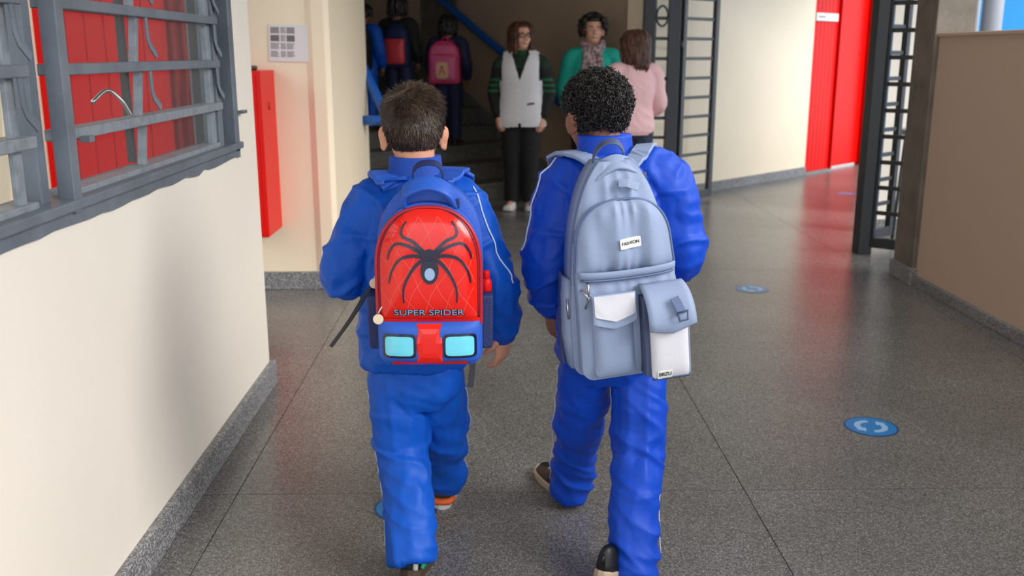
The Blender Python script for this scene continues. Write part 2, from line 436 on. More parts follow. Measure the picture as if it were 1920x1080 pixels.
# ------------------------------------------------------------------ window 1 in the left wall
win = empty('window_1', (-.99, 1.0, 1.0), kind='structure')
def wbox(name, x0, x1, y0, y1, z0, z1, m, bevel=.002, parent=win):
    q = MB(); q.box(x0 + .99, x1 + .99, y0 - 1, y1 - 1, z0 - 1, z1 - 1); return build(name, q, M[m], parent, bevel=bevel)
q = MB()   # uneven painted sill edge
n = 40; top = []; pr = []
for i in range(n + 1):
    y = 2.6 * i / n; top.append((y, -.012 - .012 * noise.noise(V((y * 9, 1, 0))) - .006 * noise.noise(V((y * 31, 4, 0)))))
q.prism([(0, .03)] + [(y, z - .008) for y, z in top] + [(2.6, .03)], 0, .06, Matrix(((0, 0, 1, 0), (1, 0, 0, 0), (0, 1, 0, 0), (0, 0, 0, 1))))
build('sill', q, M['winframe'], win)
wbox('sill_lip', -1.06, -.915, 1.0, 3.6, 1.012, 1.036, 'winframe', .004)
wbox('jamb', -1.08, -.93, 3.55, 3.605, 1.0, 2.03, 'winframe', .003)
wbox('jamb', -1.04, -.99, 3.44, 3.55, 1.03, 2.03, 'windark', .003)
wbox('jamb', -1.0, -.945, 3.40, 3.45, 1.03, 2.03, 'winframe', .003)
wbox('head', -1.08, -.93, 1.0, 3.6, 2.0, 2.04, 'winframe', .003)
wbox('mullion_post', -.958, -.92, 2.135, 2.175, 1.005, 2.02, 'winframe', .003)
wbox('mullion_post', -1.0, -.965, 2.075, 2.115, 1.02, 2.02, 'winframe', .003)
wbox('stile', -.975, -.955, 3.355, 3.40, 1.04, 2.02, 'winlight', .003)
wbox('stile', -.968, -.955, 1.955, 1.99, 1.04, 2.02, 'winlight', .003)
wbox('bottom_rail', -1.0, -.945, 2.2, 3.40, 1.034, 1.05, 'winlight', .003)
wbox('bottom_rail', -1.0, -.945, 1.0, 2.02, 1.034, 1.05, 'winlight', .003)
wbox('hinge', -.925, -.90, 2.20, 2.225, 1.155, 1.17, 'winframe', .002)
wbox('latch', -.93, -.91, 3.60, 3.66, 1.135, 1.147, 'winframe', .002)
zb = [1.045, 1.174, 1.316, 1.458, 1.60, 1.742, 1.884, 2.0]
for i, z in enumerate(zb[1:-1]):
    for (y0, y1) in ((2.172, 3.43), (1.0, 2.02)):
        wbox('glazing_bar', -.99, -.935, y0, y1, z - .014, z + .012, 'winlight' if i == 0 else 'winframe', .003)
for z0, z1 in zip(zb[:-1], zb[1:]):
    for (y0, y1) in ((2.21, 2.70), (2.715, 3.36), (1.3, 1.96), (1.0, 1.28)):
        q = MB(); q.box(-.002, .002, y0 - 1, y1 - 1, 0, z1 - z0 - .02)
        o = build('pane', q, M['glass'], win); o.location = (.012, 0, z0 - 1 + .01); o.rotation_euler = (0, math.radians(5), 0)
    for y in (2.70, 1.29):
        q = MB(); q.box(-.008, .012, y - 1 - .011, y - 1 + .011, 0, z1 - z0 - .01)
        o = build('muntin', q, M['winlight'], win, bevel=.002); o.location = (.018, 0, z0 - 1 + .005); o.rotation_euler = (0, math.radians(5), 0)
    for y in (2.74, 3.40, 1.985):
        if z0 > 1.1:
            q = MB(); q.tube([(.05, y - 1, z0 - 1 + .13), (.05, y - 1 + .004, z0 - 1 + .075), (.052, y - 1 + .012, z0 - 1 + .055), (.056, y - 1 + .045, z0 - 1 + .028)], .013, 6, flat=(.25, 1), up=(0, 1, .3))
            build('lever', q, M['winframe'], win)
# bent opener rod inside the glass
q = MB(); q.tube(catmull([(-.10, 1.70, .22), (-.08, 1.76, .25), (-.05, 1.78, .22), (-.03, 1.80, .165)], 5), .006, 6); build('opener', q, M['metal'], win, smooth=True)
wbox('inner_post', -1.07, -1.05, 2.86, 2.885, 1.04, 2.0, 'windark', .003)

# red double door seen through the window, on the wall beyond
d2 = empty('door_2', (-2.44, 5.57, 0), kind='structure'); d2['label'] = 'glossy red door seen through the window panes'
for k in range(6):
    q = MB(); q.box(k * .105, k * .105 + .102, -.05, 0, .02, 2.3); build('plank', q, M['red'], d2, bevel=.004)
q = MB(); q.box(-.06, 0, -.07, 0, 0, 2.36); q.box(.63, .66, -.07, 0, 0, 2.36); build('door_frame', q, M['red'], d2, bevel=.004)
q = MB(); q.tube([(.57, -.05, 1.0), (.57, -.09, 1.0), (.51, -.09, 1.0)], .009, 8); build('door_handle', q, M['metal'], d2, smooth=True)
cu = MB(); pts = []
for k in range(25):
    pts.append((k * .0125, -.06 + .018 * math.sin(k * 1.35)))
cu.prism(pts + [(p[0], p[1] + .012) for p in reversed(pts)], 0, 1.9)
build('curtain', cu, M['curtain'], base=None, label='dark red pleated curtain hanging beside the red door behind the window', cat='curtain').location = (-1.775, 5.54, .35)

# red cabinet on the wall beyond the white wall
rc = empty('wall_cabinet', (-1.338, 5.57, .37), label='tall narrow red metal cabinet on the cream wall below the paper notice', cat='cabinet')
q = MB(); q.box(-.12, .115, -.34, 0, 0, .89); build('body', q, M['redmetal'], rc, bevel=.006)
q = MB(); q.box(-.115, .09, -.352, -.341, .02, .87); build('door', q, M['redmetal'], rc, bevel=.004)
q = MB(); q.box(-.1, .05, -.30, -.1, .89, .915); build('cap', q, M['black'], rc, bevel=.008)
q = MB(); q.tube([(.1155, -.17, .72), (.1155, -.17, .68)], .006, 8); build('rivet', q, M['bagredp'], rc, smooth=True)

# paper notice
pn = empty('paper_notice', (-1.095, 5.566, 1.404), (0, math.radians(1.5), 0), label='white paper notice with a grey printed table on the cream wall', cat='notice')
q = MB(); q.box(-.145, .145, -.003, 0, -.1, .1); build('sheet', q, M['paper'], pn)
rnd = random.Random(5)
for r_ in range(4):
    for c_, (x0, w, dark) in enumerate(((-.135, .047, 1), (-.08, .03, 0), (-.046, .044, 1))):
        z1 = .085 - r_ * .043
        q = MB()
        for k in range(5):
            ww = w * rnd.uniform(.75, 1); q.box(x0, x0 + ww, -.0042, -.003, z1 - k * .0068 - .0045, z1 - k * .0068)
        if dark and r_ in (0, 1): q.box(x0, x0 + w, -.0038, -.003, z1 - .034, z1)
        build('table_text', q, M['printd'] if dark and r_ == 1 else M['print'], pn)

# ------------------------------------------------------------------ gates
def gate_leaf(root, p0, p1, z0, z1, bars, mt, st0=.04, st1=.05, dep=.04):
    """one leaf between p0 and p1 (local to root, floor plan)"""
    p0 = V(p0); p1 = V(p1); T = frame2(p0, p1 - p0); ln = (p1 - p0).length
    q = MB(); q.box(0, st0, -dep / 2, dep / 2, z0, z1, T); build('stile', q, mt, root, bevel=.004)
    q = MB(); q.box(ln - st1, ln, -dep / 2, dep / 2, z0, z1, T); build('stile', q, mt, root, bevel=.004)
    q = MB(); q.box(st0, ln - st1, -dep / 2, dep / 2, z0, z0 + .07, T); build('bottom_rail', q, mt, root, bevel=.004)
    z = z0 + .07 + bars
    while z < z1 - .05:
        q = MB(); q.box(st0, ln - st1, -.008, .008, z - .014, z + .014, T); build('bar', q, mt, root, bevel=.003)
        z += bars
g1 = empty('folding_gate', (1.37, 8.72, 0), label='grey iron folding gate of horizontal bars opened against the cream wall', cat='gate')
gate_leaf(g1, (.04, 0, 0), (.275, .01, 0), .03, 2.84, .172, M['greyiron'], .02, .105, .06)
gate_leaf(g1, (.30, .03, 0), (.70, .42, 0), .03, 2.84, .172, M['greyiron'], .05, .06, .04)
q = MB(); q.box(-.05, .045, -.05, .05, 0, 2.85); build('gate_post', q, M['blackiron'], g1, bevel=.005)
q = MB(); q.tube([(.11 + .05 * math.cos(a * .35), -.03, 1.665 + .085 * math.sin(a * .35)) for a in range(19)], .009, 6); build('lock_ring', q, M['greyiron'], g1, smooth=True)
q = MB(); q.tube([(.288, 0, 1.39), (.288, 0, 1.46)], .022, 8); build('hinge', q, M['blackiron'], g1, smooth=True)
g2 = empty('folding_gate', (2.56, 6.55, 0), label='black iron folding gate standing open beside the concrete pillar', cat='gate')
q = MB(); q.box(-.045, .05, -.06, .06, 0, 2.85); build('gate_post', q, M['blackiron'], g2, bevel=.005)
gate_leaf(g2, (.05, .05, 0), (.30, .26, 0), .08, 2.84, .172, M['blackiron'], .02, .05, .04)
gate_leaf(g2, (.045, -.05, 0), (.235, -.20, 0), .05, 2.84, .172, M['blackiron'], .02, .045, .04)

# ------------------------------------------------------------------ beyond the parapet
for (x, y, r, z1, lab) in ((2.98, 6.12, .020, 3.0, 'thin grey pipe standing beyond the parapet in front of the blue wall'), (3.12, 6.20, .062, 3.0, 'thick pale pipe standing beyond the parapet in front of the blue wall')):
    root = empty('pipe', (x, y, 0), label=lab, cat='pipe')
    q = MB(); q.tube([(0, 0, 0), (0, 0, z1)], r, 20); build('tube', q, M['pipe'], root, smooth=True)
    q = MB(); q.tube([(0, 0, 1.2), (0, 0, 1.26)], r + .006, 20); build('collar', q, M['pipe'], root, smooth=True)
# small stool seen through the gate
tb = empty('side_stool', (3.06, 7.0, 0), label='small grey stool seen through the bars of the black gate', cat='stool')
q = MB(); q.tube([(0, 0, .78), (0, 0, .82)], .13, 20); build('seat', q, M['pipe'], tb, smooth=False, bevel=.008)
for a in range(4):
    q = MB(); q.tube([(.09 * math.cos(a * 1.57 + .4), .09 * math.sin(a * 1.57 + .4), .78), (.13 * math.cos(a * 1.57 + .4), .13 * math.sin(a * 1.57 + .4), 0)], .011, 8); build('leg', q, M['greyiron'], tb, smooth=True)

# ------------------------------------------------------------------ floor stickers
def sticker(x, y, rot, lab):
    root = empty('floor_sticker', (x, y, 0), (0, 0, rot), label=lab, cat='sticker', group='round blue floor stickers')
    q = MB(); q.tube([(0, 0, .0003), (0, 0, .0012)], .098, 40); build('disc', q, M['stickerdk'], root)
    q = MB(); q.tube([(0, 0, .0012), (0, 0, .0016)], .090, 40); build('face', q, M['sticker'], root)
    for s in (0, math.pi):
        q = MB(); n = 9; o_ = []; i_ = []
        for k in range(n + 1):
            a = s + math.radians(-62 + 118 * k / n); o_.append((.060 * math.cos(a), .060 * math.sin(a))); i_.append((.038 * math.cos(a), .038 * math.sin(a)))
        a = s + math.radians(56); t = V((-math.sin(a), math.cos(a))); rr = V((math.cos(a), math.sin(a)))
        tip = rr * .049 + t * .032
        pl = o_ + [tuple(rr * .072), tuple(tip), tuple(rr * .026)] + i_[::-1]
        q.prism(pl, .0016, .0020); build('arrow', q, M['stickerlt'], root)
sticker(1.402, 3.345, -.6, 'bright blue round floor sticker with pale arrows, on open floor nearest the parapet')
sticker(1.524, 5.503, .2, 'pale round floor sticker further up the corridor beside the grey backpack')
sticker(-.27, 2.72, .4, 'round blue floor sticker half hidden behind the left boy\'s leg')
sticker(3.49, 9.45, 0, 'small round floor sticker on the floor before the red door')
# ================================================================== PEOPLE
def rotz(a): return Matrix.Rotation(math.radians(a), 3, 'Z')
def limb(mb, pts, rad, sub=5, n=14, flat=None, up=None):
    """pts joints, rad radii -> smooth tapering tube"""
    c = catmull([tuple(p) + (r,) for p, r in zip(pts, rad)], sub)
    mb.tube([p[:3] for p in c], [p[3] for p in c], n, flat=flat, up=up)
def torso(mb, rings, grow=0, sub=4, n=28):
    """rings: (cx, cy, z, rx, ry)"""
    rr = []
    for cx, cy, z, rx, ry in catmull(rings, sub):
        e = 2.4
        rr.append([(cx + (rx + grow) * math.copysign(abs(math.cos(a)) ** (2 / e), math.cos(a)), cy + (ry + grow) * math.copysign(abs(math.sin(a)) ** (2 / e), math.sin(a)), z)
                   for a in [2 * math.pi * k / n for k in range(n)]])
    mb.loft(rr)

def hand_mb(wrist, d, back, size, curl=.5, thumb=1, spread=.0):
    """palm, four unequal fingers bent at three joints, thumb from the side of the palm"""
    mb = MB(); d = V(d).normalized(); b = V(back); b = (b - d * b.dot(d)).normalized(); t = d.cross(b) * thumb; w = V(wrist); L_ = size
    rings = []
    for s, hw, th in ((-.16, .15, .13), (0, .16, .12), (.15, .205, .12), (.35, .225, .11), (.48, .22, .095), (.53, .20, .07)):
        c = w + d * s * L_
        rings.append([c + t * math.cos(a) * hw * L_ + b * math.sin(a) * th * L_ for a in [2 * math.pi * k / 14 for k in range(14)]])
    mb.loft(rings)
    for k, (off, ln) in enumerate(((.165, .40), (.058, .46), (-.052, .43), (-.158, .34))):
        p = w + d * L_ * (.46 - (.02 if k in (0, 3) else 0)) + t * off * L_; dd = (d + t * off * spread).normalized()
        ax = t; pts = [p]; rr = [.062 * L_]; a = 0
        for seg, f in ((.48, .55), (.30, 1.0), (.22, .7)):
            a += curl * f; q = dd * math.cos(a) - b * math.sin(a)
            p = p + q * ln * seg * L_ * 1.05; pts.append(p); rr.append((.058, .053, .043)[len(rr) - 1] * L_)
        limb(mb, pts, rr, 3, 9)
        mb.ell(pts[-1], (.043 * L_,) * 3, nu=8, nv=6)
    p = w + d * .08 * L_ + t * .17 * L_
    q1 = (d * .75 + t * .6 - b * .35).normalized(); q2 = (d * .95 + t * .15 - b * .45 * (1 + curl)).normalized()
    pts = [p - q1 * .06 * L_, p + q1 * .16 * L_, p + q1 * .16 * L_ + q2 * .15 * L_, p + q1 * .16 * L_ + q2 * .27 * L_]
    limb(mb, pts, [.085 * L_, .072 * L_, .062 * L_, .046 * L_], 3, 9); mb.ell(pts[-1], (.046 * L_,) * 3, nu=8, nv=6)
    return mb

SK_C, SK_R = V((0, -.07, .11)), V((.365, .46, .40))
def head_into(mb, C, R, hs, female=0, ears=1):
    P = lambda x, y, z: C + R @ (V((x, y, z)) * hs)
    el = lambda c, r, RR=None, **k: mb.ell(P(*c), tuple(x * hs for x in r), R @ RR if RR else R, **k)
    el(SK_C, SK_R, nu=24, nv=16); el((0, .10, -.12), (.295, .30, .36), nu=20, nv=14); el((0, .20, -.38), (.17, .15, .115))
    el((0, .12, .13), (.30, .27, .22)); el((.16, .24, -.13), (.12, .12, .13)); el((-.16, .24, -.13), (.12, .12, .13))
    mb.tube([P(0, .36, .05), P(0, .42, -.04), P(0, .475, -.125), P(0, .40, -.165)], [.035 * hs, .05 * hs, .062 * hs, .05 * hs], 10)
    mb.ell(P(.05, .40, -.14), (.04 * hs,) * 3); mb.ell(P(-.05, .40, -.14), (.04 * hs,) * 3)
    mb.ell(P(0, .355, -.255), tuple(x * hs for x in (.10, .05, .05)), R)
    if ears:
        for s in (1, -1):
            RR = Matrix.Rotation(s * math.radians(-28), 3, 'Z')
            el((s * .375, -.05, -.09), (.035, .11, .16), RR, nu=12, nv=10); el((s * .40, -.085, -.03), (.03, .09, .10), RR); el((s * .38, -.02, -.19), (.04, .06, .06), RR)

def face_parts(root, C, R, hs, smile=1, brow='hairdk', glasses=0, back_off=0):
    P = lambda x, y, z: C + R @ (V((x, y, z)) * hs)
    for s in (1, -1):
        q = MB(); q.ell(P(s * .135, .375, .02), tuple(x * hs for x in (.062, .03, .026)), R); e = build('eye', q, M['eye'], root, smooth=True)
        q = MB(); q.ell(P(s * .135, .398, .02), tuple(x * hs for x in (.026, .014, .026)), R, 10, 8); build('iris', q, M['iris'], e, smooth=True)
        q = MB(); limb(q, [P(s * .06, .40, .09), P(s * .14, .40, .12), P(s * .22, .33, .09)], [.012 * hs, .02 * hs, .010 * hs], 4, 6); build('eyebrow', q, M[brow], root, smooth=True)
    q = MB(); limb(q, [P(-.125, .335, -.215), P(-.06, .40, -.265), P(0, .415, -.275), P(.06, .40, -.265), P(.125, .335, -.215)], [.008 * hs, .024 * hs, .028 * hs, .024 * hs, .008 * hs], 4, 8)
    m = build('mouth', q, M['lip'], root, smooth=True)
    if smile:
        q = MB(); limb(q, [P(-.115, .37, -.215), P(0, .435, -.255), P(.115, .37, -.215)], [.010 * hs, .028 * hs, .010 * hs], 4, 8); build('teeth', q, M['eye'], m, smooth=True)
    if glasses:
        q = MB()
        for s in (1, -1):
            pts = [P(s * .145 + .11 * math.cos(a), .435 - .05 * abs(math.cos(a)) * (1 if math.cos(a) * s > 0 else 0), .015 + .075 * math.sin(a)) for a in [2 * math.pi * k / 18 for k in range(19)]]
            q.tube(pts, .011 * hs, 5); q.tube([P(s * .255, .40, .04), P(s * .39, .05, .05)], .010 * hs, 5)
        q.tube([P(-.035, .44, .03), P(.035, .44, .03)], .011 * hs, 5)
        build('glasses', q, M['black'], root, smooth=True)

def person(sp, label):
    """one continuous body: head, neck, torso, arms and legs voxel-merged, finer hands joined at the wrists"""
    C, R, hs = V(sp['head']), sp['R'], sp['hs']; k = sp.get('k', 1)
    mb = MB(); head_into(mb, C, R, hs, ears=sp.get('ears', 1))
    nk = V(sp['neck']); nr = sp.get('neck_r', .29 * hs)
    limb(mb, [nk - V((0, 0, .3 * hs)), nk, C + R @ V((0, -.10, -.22)) * hs], [nr * 1.25, nr, nr * .98], 4, 16)
    torso(mb, sp['torso'], -sp.get('body_in', .016))
    for a in sp['arms']:
        limb(mb, [a['s'], a['e'], a['w']], [.036 * k, .031 * k, .021 * k]);
    for l in sp['legs']:
        limb(mb, [l['h'], l['k'], l['a']], [.062 * k, .043 * k, .026 * k])
        f = V(l['f']); limb(mb, [V(l['a']), V(l['a']) + f * .03 * k + V((0, 0, -.03 * k)), V(l['a']) + f * .12 * k + V((0, 0, l.get('drop', -.045) * k))], [.026 * k, .03 * k, .022 * k], 3, 10)
    me = remesh(mb, sp.get('vox', .0055), 3)
    bm = bmesh.new(); bm.from_mesh(me)
    for a in sp['arms']:
        h = hand_mb(a['w'], a['d'], a['b'], sp.get('hand', .135) , a.get('curl', .5), a['t'])
        hm = remesh(h, sp.get('hvox', .0028), 2); bm.from_mesh(hm); bpy.data.meshes.remove(hm)
    bm.to_mesh(me); bm.free()
    o = mesh_obj('person', me, sp['skin'], smooth=True); o.location = sp['at']; o.rotation_euler = (0, 0, math.radians(sp.get('rz', 0)))
    tag(o, label, 'person'); sp['o'] = o
    return o

def ridge(p, f, a): return a * (.5 - abs(noise.noise(V(p) * f)))
def garment(name, mb, m, root, vox=.007, wr=None, smooth=5):
    me = remesh(mb, vox, smooth)
    if wr: displace(me, wr)
    return mesh_obj(name, me, m, root, smooth=True)
def bvh(o):
    me = o.data; return BVHTree.FromPolygons([v.co.copy() for v in me.vertices], [tuple(p.vertices) for p in me.polygons])
def snap(t, pts, off):
    out = []
    for p in pts:
        q, n, i, d = t.find_nearest(V(p)); out.append(q + n * off)
    return out

def jacket_wr(p, n):
    return ridge((p.x * 1.0, p.y, p.z * 1.1 + p.x * .9), 9, .014) + ridge((p.x * 2 + 3, p.y * 2, p.z * 1.0 - p.x), 11, .009) + .0075 * max(0, 1 - 4.5 * abs(noise.noise(V((p.x * 7 + p.z * 9, p.y * 9, p.z * 11 - p.x * 6)) + V((2, 7, 1))))) + .0012 * noise.noise(p * 40)
def trouser_wr(p, n):
    low = 1 - min(1, max(0, (p.z - .12) / .2)); knee = math.exp(-((p.z - .34) / .09) ** 2)
    fold = ridge((p.x * .8, p.y * .8, p.z * 2.6 + p.x * 1.3), 6.5, .020) * (.30 + .8 * low + .7 * knee) * (.55 + .9 * abs(noise.noise(V((p.x * 5, p.y * 5 + 3, p.z * 4)))) * 2)
    drape = ridge((p.x * 2.4 + 5, p.y * 2.4, p.z * .35), 9, .010) * (1 - .5 * low)
    return fold + drape + .007 * max(0, 1 - 4.5 * abs(noise.noise(V((p.x * 7 + 4, p.y * 7, p.z * 12 + p.x * 9))))) * (.4 + .6 * max(low, knee)) + .001 * noise.noise(p * 45)

def shoe(root, heel, f, ln, m_up, m_sole, pitch=0, extra=None, label=None, high=1.0):
    """sneaker: heel = floor point under the heel back, f = forward direction, pitch lifts the heel (degrees)"""
    f = V((f[0], f[1], 0)).normalized(); sd = V((f.y, -f.x, 0)); z = V((0, 0, 1))
    T = Matrix((sd, f, z)).transposed().to_4x4(); T.translation = V(heel)
    if pitch:
        piv = Matrix.Translation((0, ln * .78, 0)); T = T @ piv @ Matrix.Rotation(math.radians(-pitch), 4, 'X') @ piv.inverted()
    def wid(t): return ln * (.135 + .07 * math.sin(min(1, t * 1.15) * 2.4 - .55) + (-.10 * max(0, (t - .86) / .14) ** 2) - .06 * max(0, (.08 - t) / .08) ** 2)
    N = 16
    q = MB(); rings = []
    for i in range(N + 1):
        t = i / N; w = max(.02 * ln, wid(t)); y = t * ln; lift = .04 * ln * max(0, (t - .75) / .25) ** 2
        rings.append([(u * w, y, lift + v) for u, v in ((-1, .0), (1, 0), (1.05, .02), (1.03, .11 * ln), (.9, .125 * ln), (-.9, .125 * ln), (-1.03, .11 * ln), (-1.05, .02))])
    q.loft(rings, T); sole_mb = q
    q = MB(); rings = []
    for i in range(N + 1):
        t = i / N; w = max(.02 * ln, wid(t)) * .97; y = .015 * ln + t * ln * .965
        top = (.40 if t < .33 else .40 - (t - .33) / .25 * .13 if t < .58 else .27 - (t - .58) / .42 * .10) * ln * high
        if t > .93: top *= .85
        if t < .04: top *= .93
        lift = .04 * ln * max(0, (t - .75) / .25) ** 2; zb = .09 * ln
        ee = .5 if t < .36 else min(1, .5 + (t - .36) / .2 * .5)
        rings.append([(w * math.copysign(abs(math.cos(a)) ** ee, math.cos(a)) * (1 - .22 * max(0, math.sin(a)) ** 2), y, lift + zb + (top - zb) * max(0, math.sin(a)) ** .8) for a in [math.pi * 1.0 * k / 12 for k in range(13)]])
    q.loft(rings, T)
    up = build('shoe', q, m_up, root, smooth=True, label=label)
    build('sole', sole_mb, m_sole, up, bevel=.003)
    if extra:
        for nm, mm, shapes in extra:
            q = MB()
            for kind, pts, r in shapes: q.tube([T @ V((x * ln, y * ln, zz * ln)) for x, y, zz in pts], r, 6)
            build(nm, q, mm, up, smooth=True)
    else:
        q = MB()
        for j in range(4):
            y = .40 + j * .075; zt = (.40 - (y - .33) / .25 * .13 if y < .58 else .27 - (y - .58) / .42 * .10) + .01
            q.tube([T @ V((-.085 * ln, y * ln, (zt - .04) * ln)), T @ V((0, y * ln, zt * ln)), T @ V((.085 * ln, (y + .02) * ln, (zt - .04) * ln))], .0035, 5)
        build('laces', q, M['sole'], up, smooth=True)
    return up

# ---- hair
def cap(C, R, hs, thick, region, name, m, root, seed=0):
    q = MB(); q.ell((0, 0, 0), (1, 1, 1), None, 56, 40)
    out = []
    for p in q.v:
        u = V(p).normalized(); r = region(u)
        s = SK_C + V((u.x * SK_R.x, u.y * SK_R.y, u.z * SK_R.z)) * (1 + (thick(u) if callable(thick) else thick) * r - .10 * (1 - r))
        out.append(C + R @ (s * hs))
    q.v = out
    return build(name, q, m, root, smooth=True)
def sst(a, b, x):
    t = min(1, max(0, (x - a) / (b - a))); return t * t * (3 - 2 * t)
def short_region(u):
    back = sst(.35, -.1, u.y)                       # 1 at the back, 0 at the face
    lowlim = -.96 * back + (.35) * (1 - back)
    side = sst(.75, .95, abs(u.x)) * sst(-.35, .2, u.y)
    return sst(lowlim - .10, lowlim + .12, u.z - .35 * side * 0)
def strands(mb, C, R, hs, n, region, thick, ln, rad, comb, rnd):
    c = 0
    while c < n:
        u = V((rnd.gauss(0, 1), rnd.gauss(0, 1), rnd.gauss(0, 1))).normalized()
        if region(u) < .55: continue
        c += 1; th = thick(u) if callable(thick) else thick
        s = SK_C + V((u.x * SK_R.x, u.y * SK_R.y, u.z * SK_R.z)) * (1 + th * .8)
        nrm = V((u.x / SK_R.x, u.y / SK_R.y, u.z / SK_R.z)).normalized()
        t = comb(u, nrm); t = (t - nrm * t.dot(nrm)); t = t.normalized() if t.length > .01 else nrm.orthogonal()
        l_ = ln(u) * rnd.uniform(.7, 1.2) / hs; j = V((rnd.uniform(-.2, .2), rnd.uniform(-.2, .2), rnd.uniform(-.2, .2)))
        lift = rnd.uniform(.15, .45)
        pts = [s, s + (t + j + nrm * lift).normalized() * l_ * .5, s + (t + j * 1.5 + nrm * lift * .6).normalized() * l_]
        pts = [C + R @ (p * hs) for p in pts]
        mb.tube(pts, [rad, rad * .8, rad * .15], 3, caps=False)

def jacket(sp, m, rad=(.060, .054, .046, .040), vox=.005, wr=jacket_wr, name='jacket', cuff=None, hem=None, collar=None, grow=.002):
    root = sp['o']; q = MB(); torso(q, sp['torso'], grow)
    for a in sp['arms']:
        s, e, w = V(a['s']), V(a['e']), V(a['w']); d = (e - w).normalized()
        m1 = s.lerp(e, .5); m2 = e.lerp(w, .5)
        nb = V(sp['neck']); top = nb + V((0, 0, -.055)); yk = top.lerp(s, .5) + V((0, 0, .012))
        a['path'] = [s, m1, e, m2, w + d * .012]; a['rad'] = [rad[0], (rad[0] + rad[1]) / 2 + .002, rad[1], rad[2] + .003, rad[3]]
        limb(q, [top, yk] + a['path'], [rad[0] * .82, rad[0] * .88] + a['rad'], 5, 18)
    o = garment(name, q, m, root, vox, wr); sp['jk'] = o; sp['jt'] = bvh(o)
    if cuff:
        for a in sp['arms']:
            w = V(a['w']); d = (V(a['e']) - w).normalized(); q = MB()
            limb(q, [w - d * .012, w + d * .005, w + d * .022], [rad[3] * .80, rad[3] * .86, rad[3] * .84], 3, 16); build('cuff', q, cuff, o, smooth=True)
    if hem:
        r = sp['torso'][0]; q = MB(); torso(q, [(r[0], r[1], r[2] - .012, r[3] - .006, r[4] - .004), (r[0], r[1], r[2] + .012, r[3] - .001, r[4]), (r[0], r[1], r[2] + .03, r[3] + .0, r[4] + .001)], grow); build('hem_band', q, hem, o, smooth=True)
    if collar:
        q = MB(); torso(q, collar['rings']); build('collar', q, collar['m'], o, smooth=True)
    return o
def trousers(sp, m, hips, rad, vox=.005, wr=trouser_wr, name='trousers'):
    root = sp['o']; q = MB(); torso(q, hips)
    for l in sp['legs']:
        h, k, a = V(l['h']), V(l['k']), V(l['a']); b = l.get('hem', V((0, 0, 0)))
        limb(q, [h + V((0, 0, .05)), h, h.lerp(k, .55), k, k.lerp(a, .55), a + V(b)], [rad[0] * .9, rad[0], (rad[0] * .45 + rad[1] * .6), rad[1], (rad[1] + rad[2]) / 2, rad[2]], 5, 18)
    return garment(name, q, m, root, vox, wr)
def piping(root, t, pts, m, r=.0022, off=.0012, name='piping', sub=6):
    q = MB(); q.tube(snap(t, [p[:3] for p in catmull([tuple(p) for p in pts], sub)], off), r, 5); return build(name, q, m, root, smooth=True)
def ribbon(mb, pts, wdir, w, th):
    """flat strap: pts path, wdir = width direction (vector or per-point), rounded box section"""
    pts = [V(p) for p in pts]; rings = []
    for i, p in enumerate(pts):
        d = (pts[min(i + 1, len(pts) - 1)] - pts[max(i - 1, 0)]).normalized(); a = V(wdir[i] if isinstance(wdir, list) else wdir); a = (a - d * a.dot(d)).normalized(); b = d.cross(a)
        h, k = w / 2, th / 2
        rings.append([p + a * x + b * y for x, y in ((-h, -k * .5), (-h * .9, -k), (h * .9, -k), (h, -k * .5), (h, k * .5), (h * .9, k), (-h * .9, k), (-h, k * .5))])
    mb.loft(rings)

# ------------------------------------------------------------------ left boy
ax, ay = -.19, 2.45
def A(x, y, z): return V((x - ax, y - ay, z))
def rel(rings, x0, y0): return [(r[0] - x0, r[1] - y0) + tuple(r[2:]) for r in rings]
boyA = dict(at=(ax, ay, 0), head=A(-.2, 2.475, 1.158), R=Matrix.Rotation(math.radians(4), 3, 'Z') @ Matrix.Rotation(math.radians(-4), 3, 'X'), hs=.20, neck=A(-.195, 2.455, 1.065), neck_r=.052, skin=M['skin'],
    torso=rel([(-.212, 2.45, .555, .126, .092), (-.212, 2.45, .575, .134, .100), (-.210, 2.45, .65, .138, .102), (-.203, 2.45, .76, .132, .098), (-.198, 2.45, .90, .138, .094), (-.196, 2.45, .97, .128, .084), (-.195, 2.45, 1.01, .098, .070), (-.195, 2.452, 1.045, .066, .058)], ax, ay),
    arms=[dict(s=A(-.312, 2.45, .965), e=A(-.386, 2.43, .792), w=A(-.30, 2.60, .80), d=(.55, .6, .25), b=(-.5, .3, .7), t=1, curl=.9),
          dict(s=A(-.078, 2.45, .968), e=A(.002, 2.44, .765), w=A(.026, 2.51, .612), d=(-.05, .25, -1), b=(.75, -.6, 0), t=1, curl=.55)],
    legs=[dict(h=A(-.262, 2.435, .50), k=A(-.245, 2.42, .31), a=A(-.214, 2.272, .10), f=V((0, 1, 0)), hem=(0, -.006, -.028)),
          dict(h=A(-.148, 2.46, .50), k=A(-.143, 2.565, .30), a=A(-.160, 2.715, .12), f=V((0, 1, 0)), hem=(0, -.004, -.02))])
person(boyA, 'boy in a royal blue tracksuit with short straight brown hair, wearing the red backpack')
oA = boyA['o']
jacket(boyA, M['track'], cuff=M['rib'], hem=M['rib'], collar=dict(m=M['rib'], rings=rel([(-.195, 2.455, 1.02, .090, .070), (-.195, 2.457, 1.045, .074, .066), (-.196, 2.46, 1.072, .068, .062), (-.197, 2.462, 1.098, .066, .061)], ax, ay)))
trA = trousers(boyA, M['track'], rel([(-.207, 2.445, .44, .075, .07), (-.207, 2.445, .49, .118, .088), (-.207, 2.448, .56, .120, .090)], ax, ay), [.068, .062, .058])
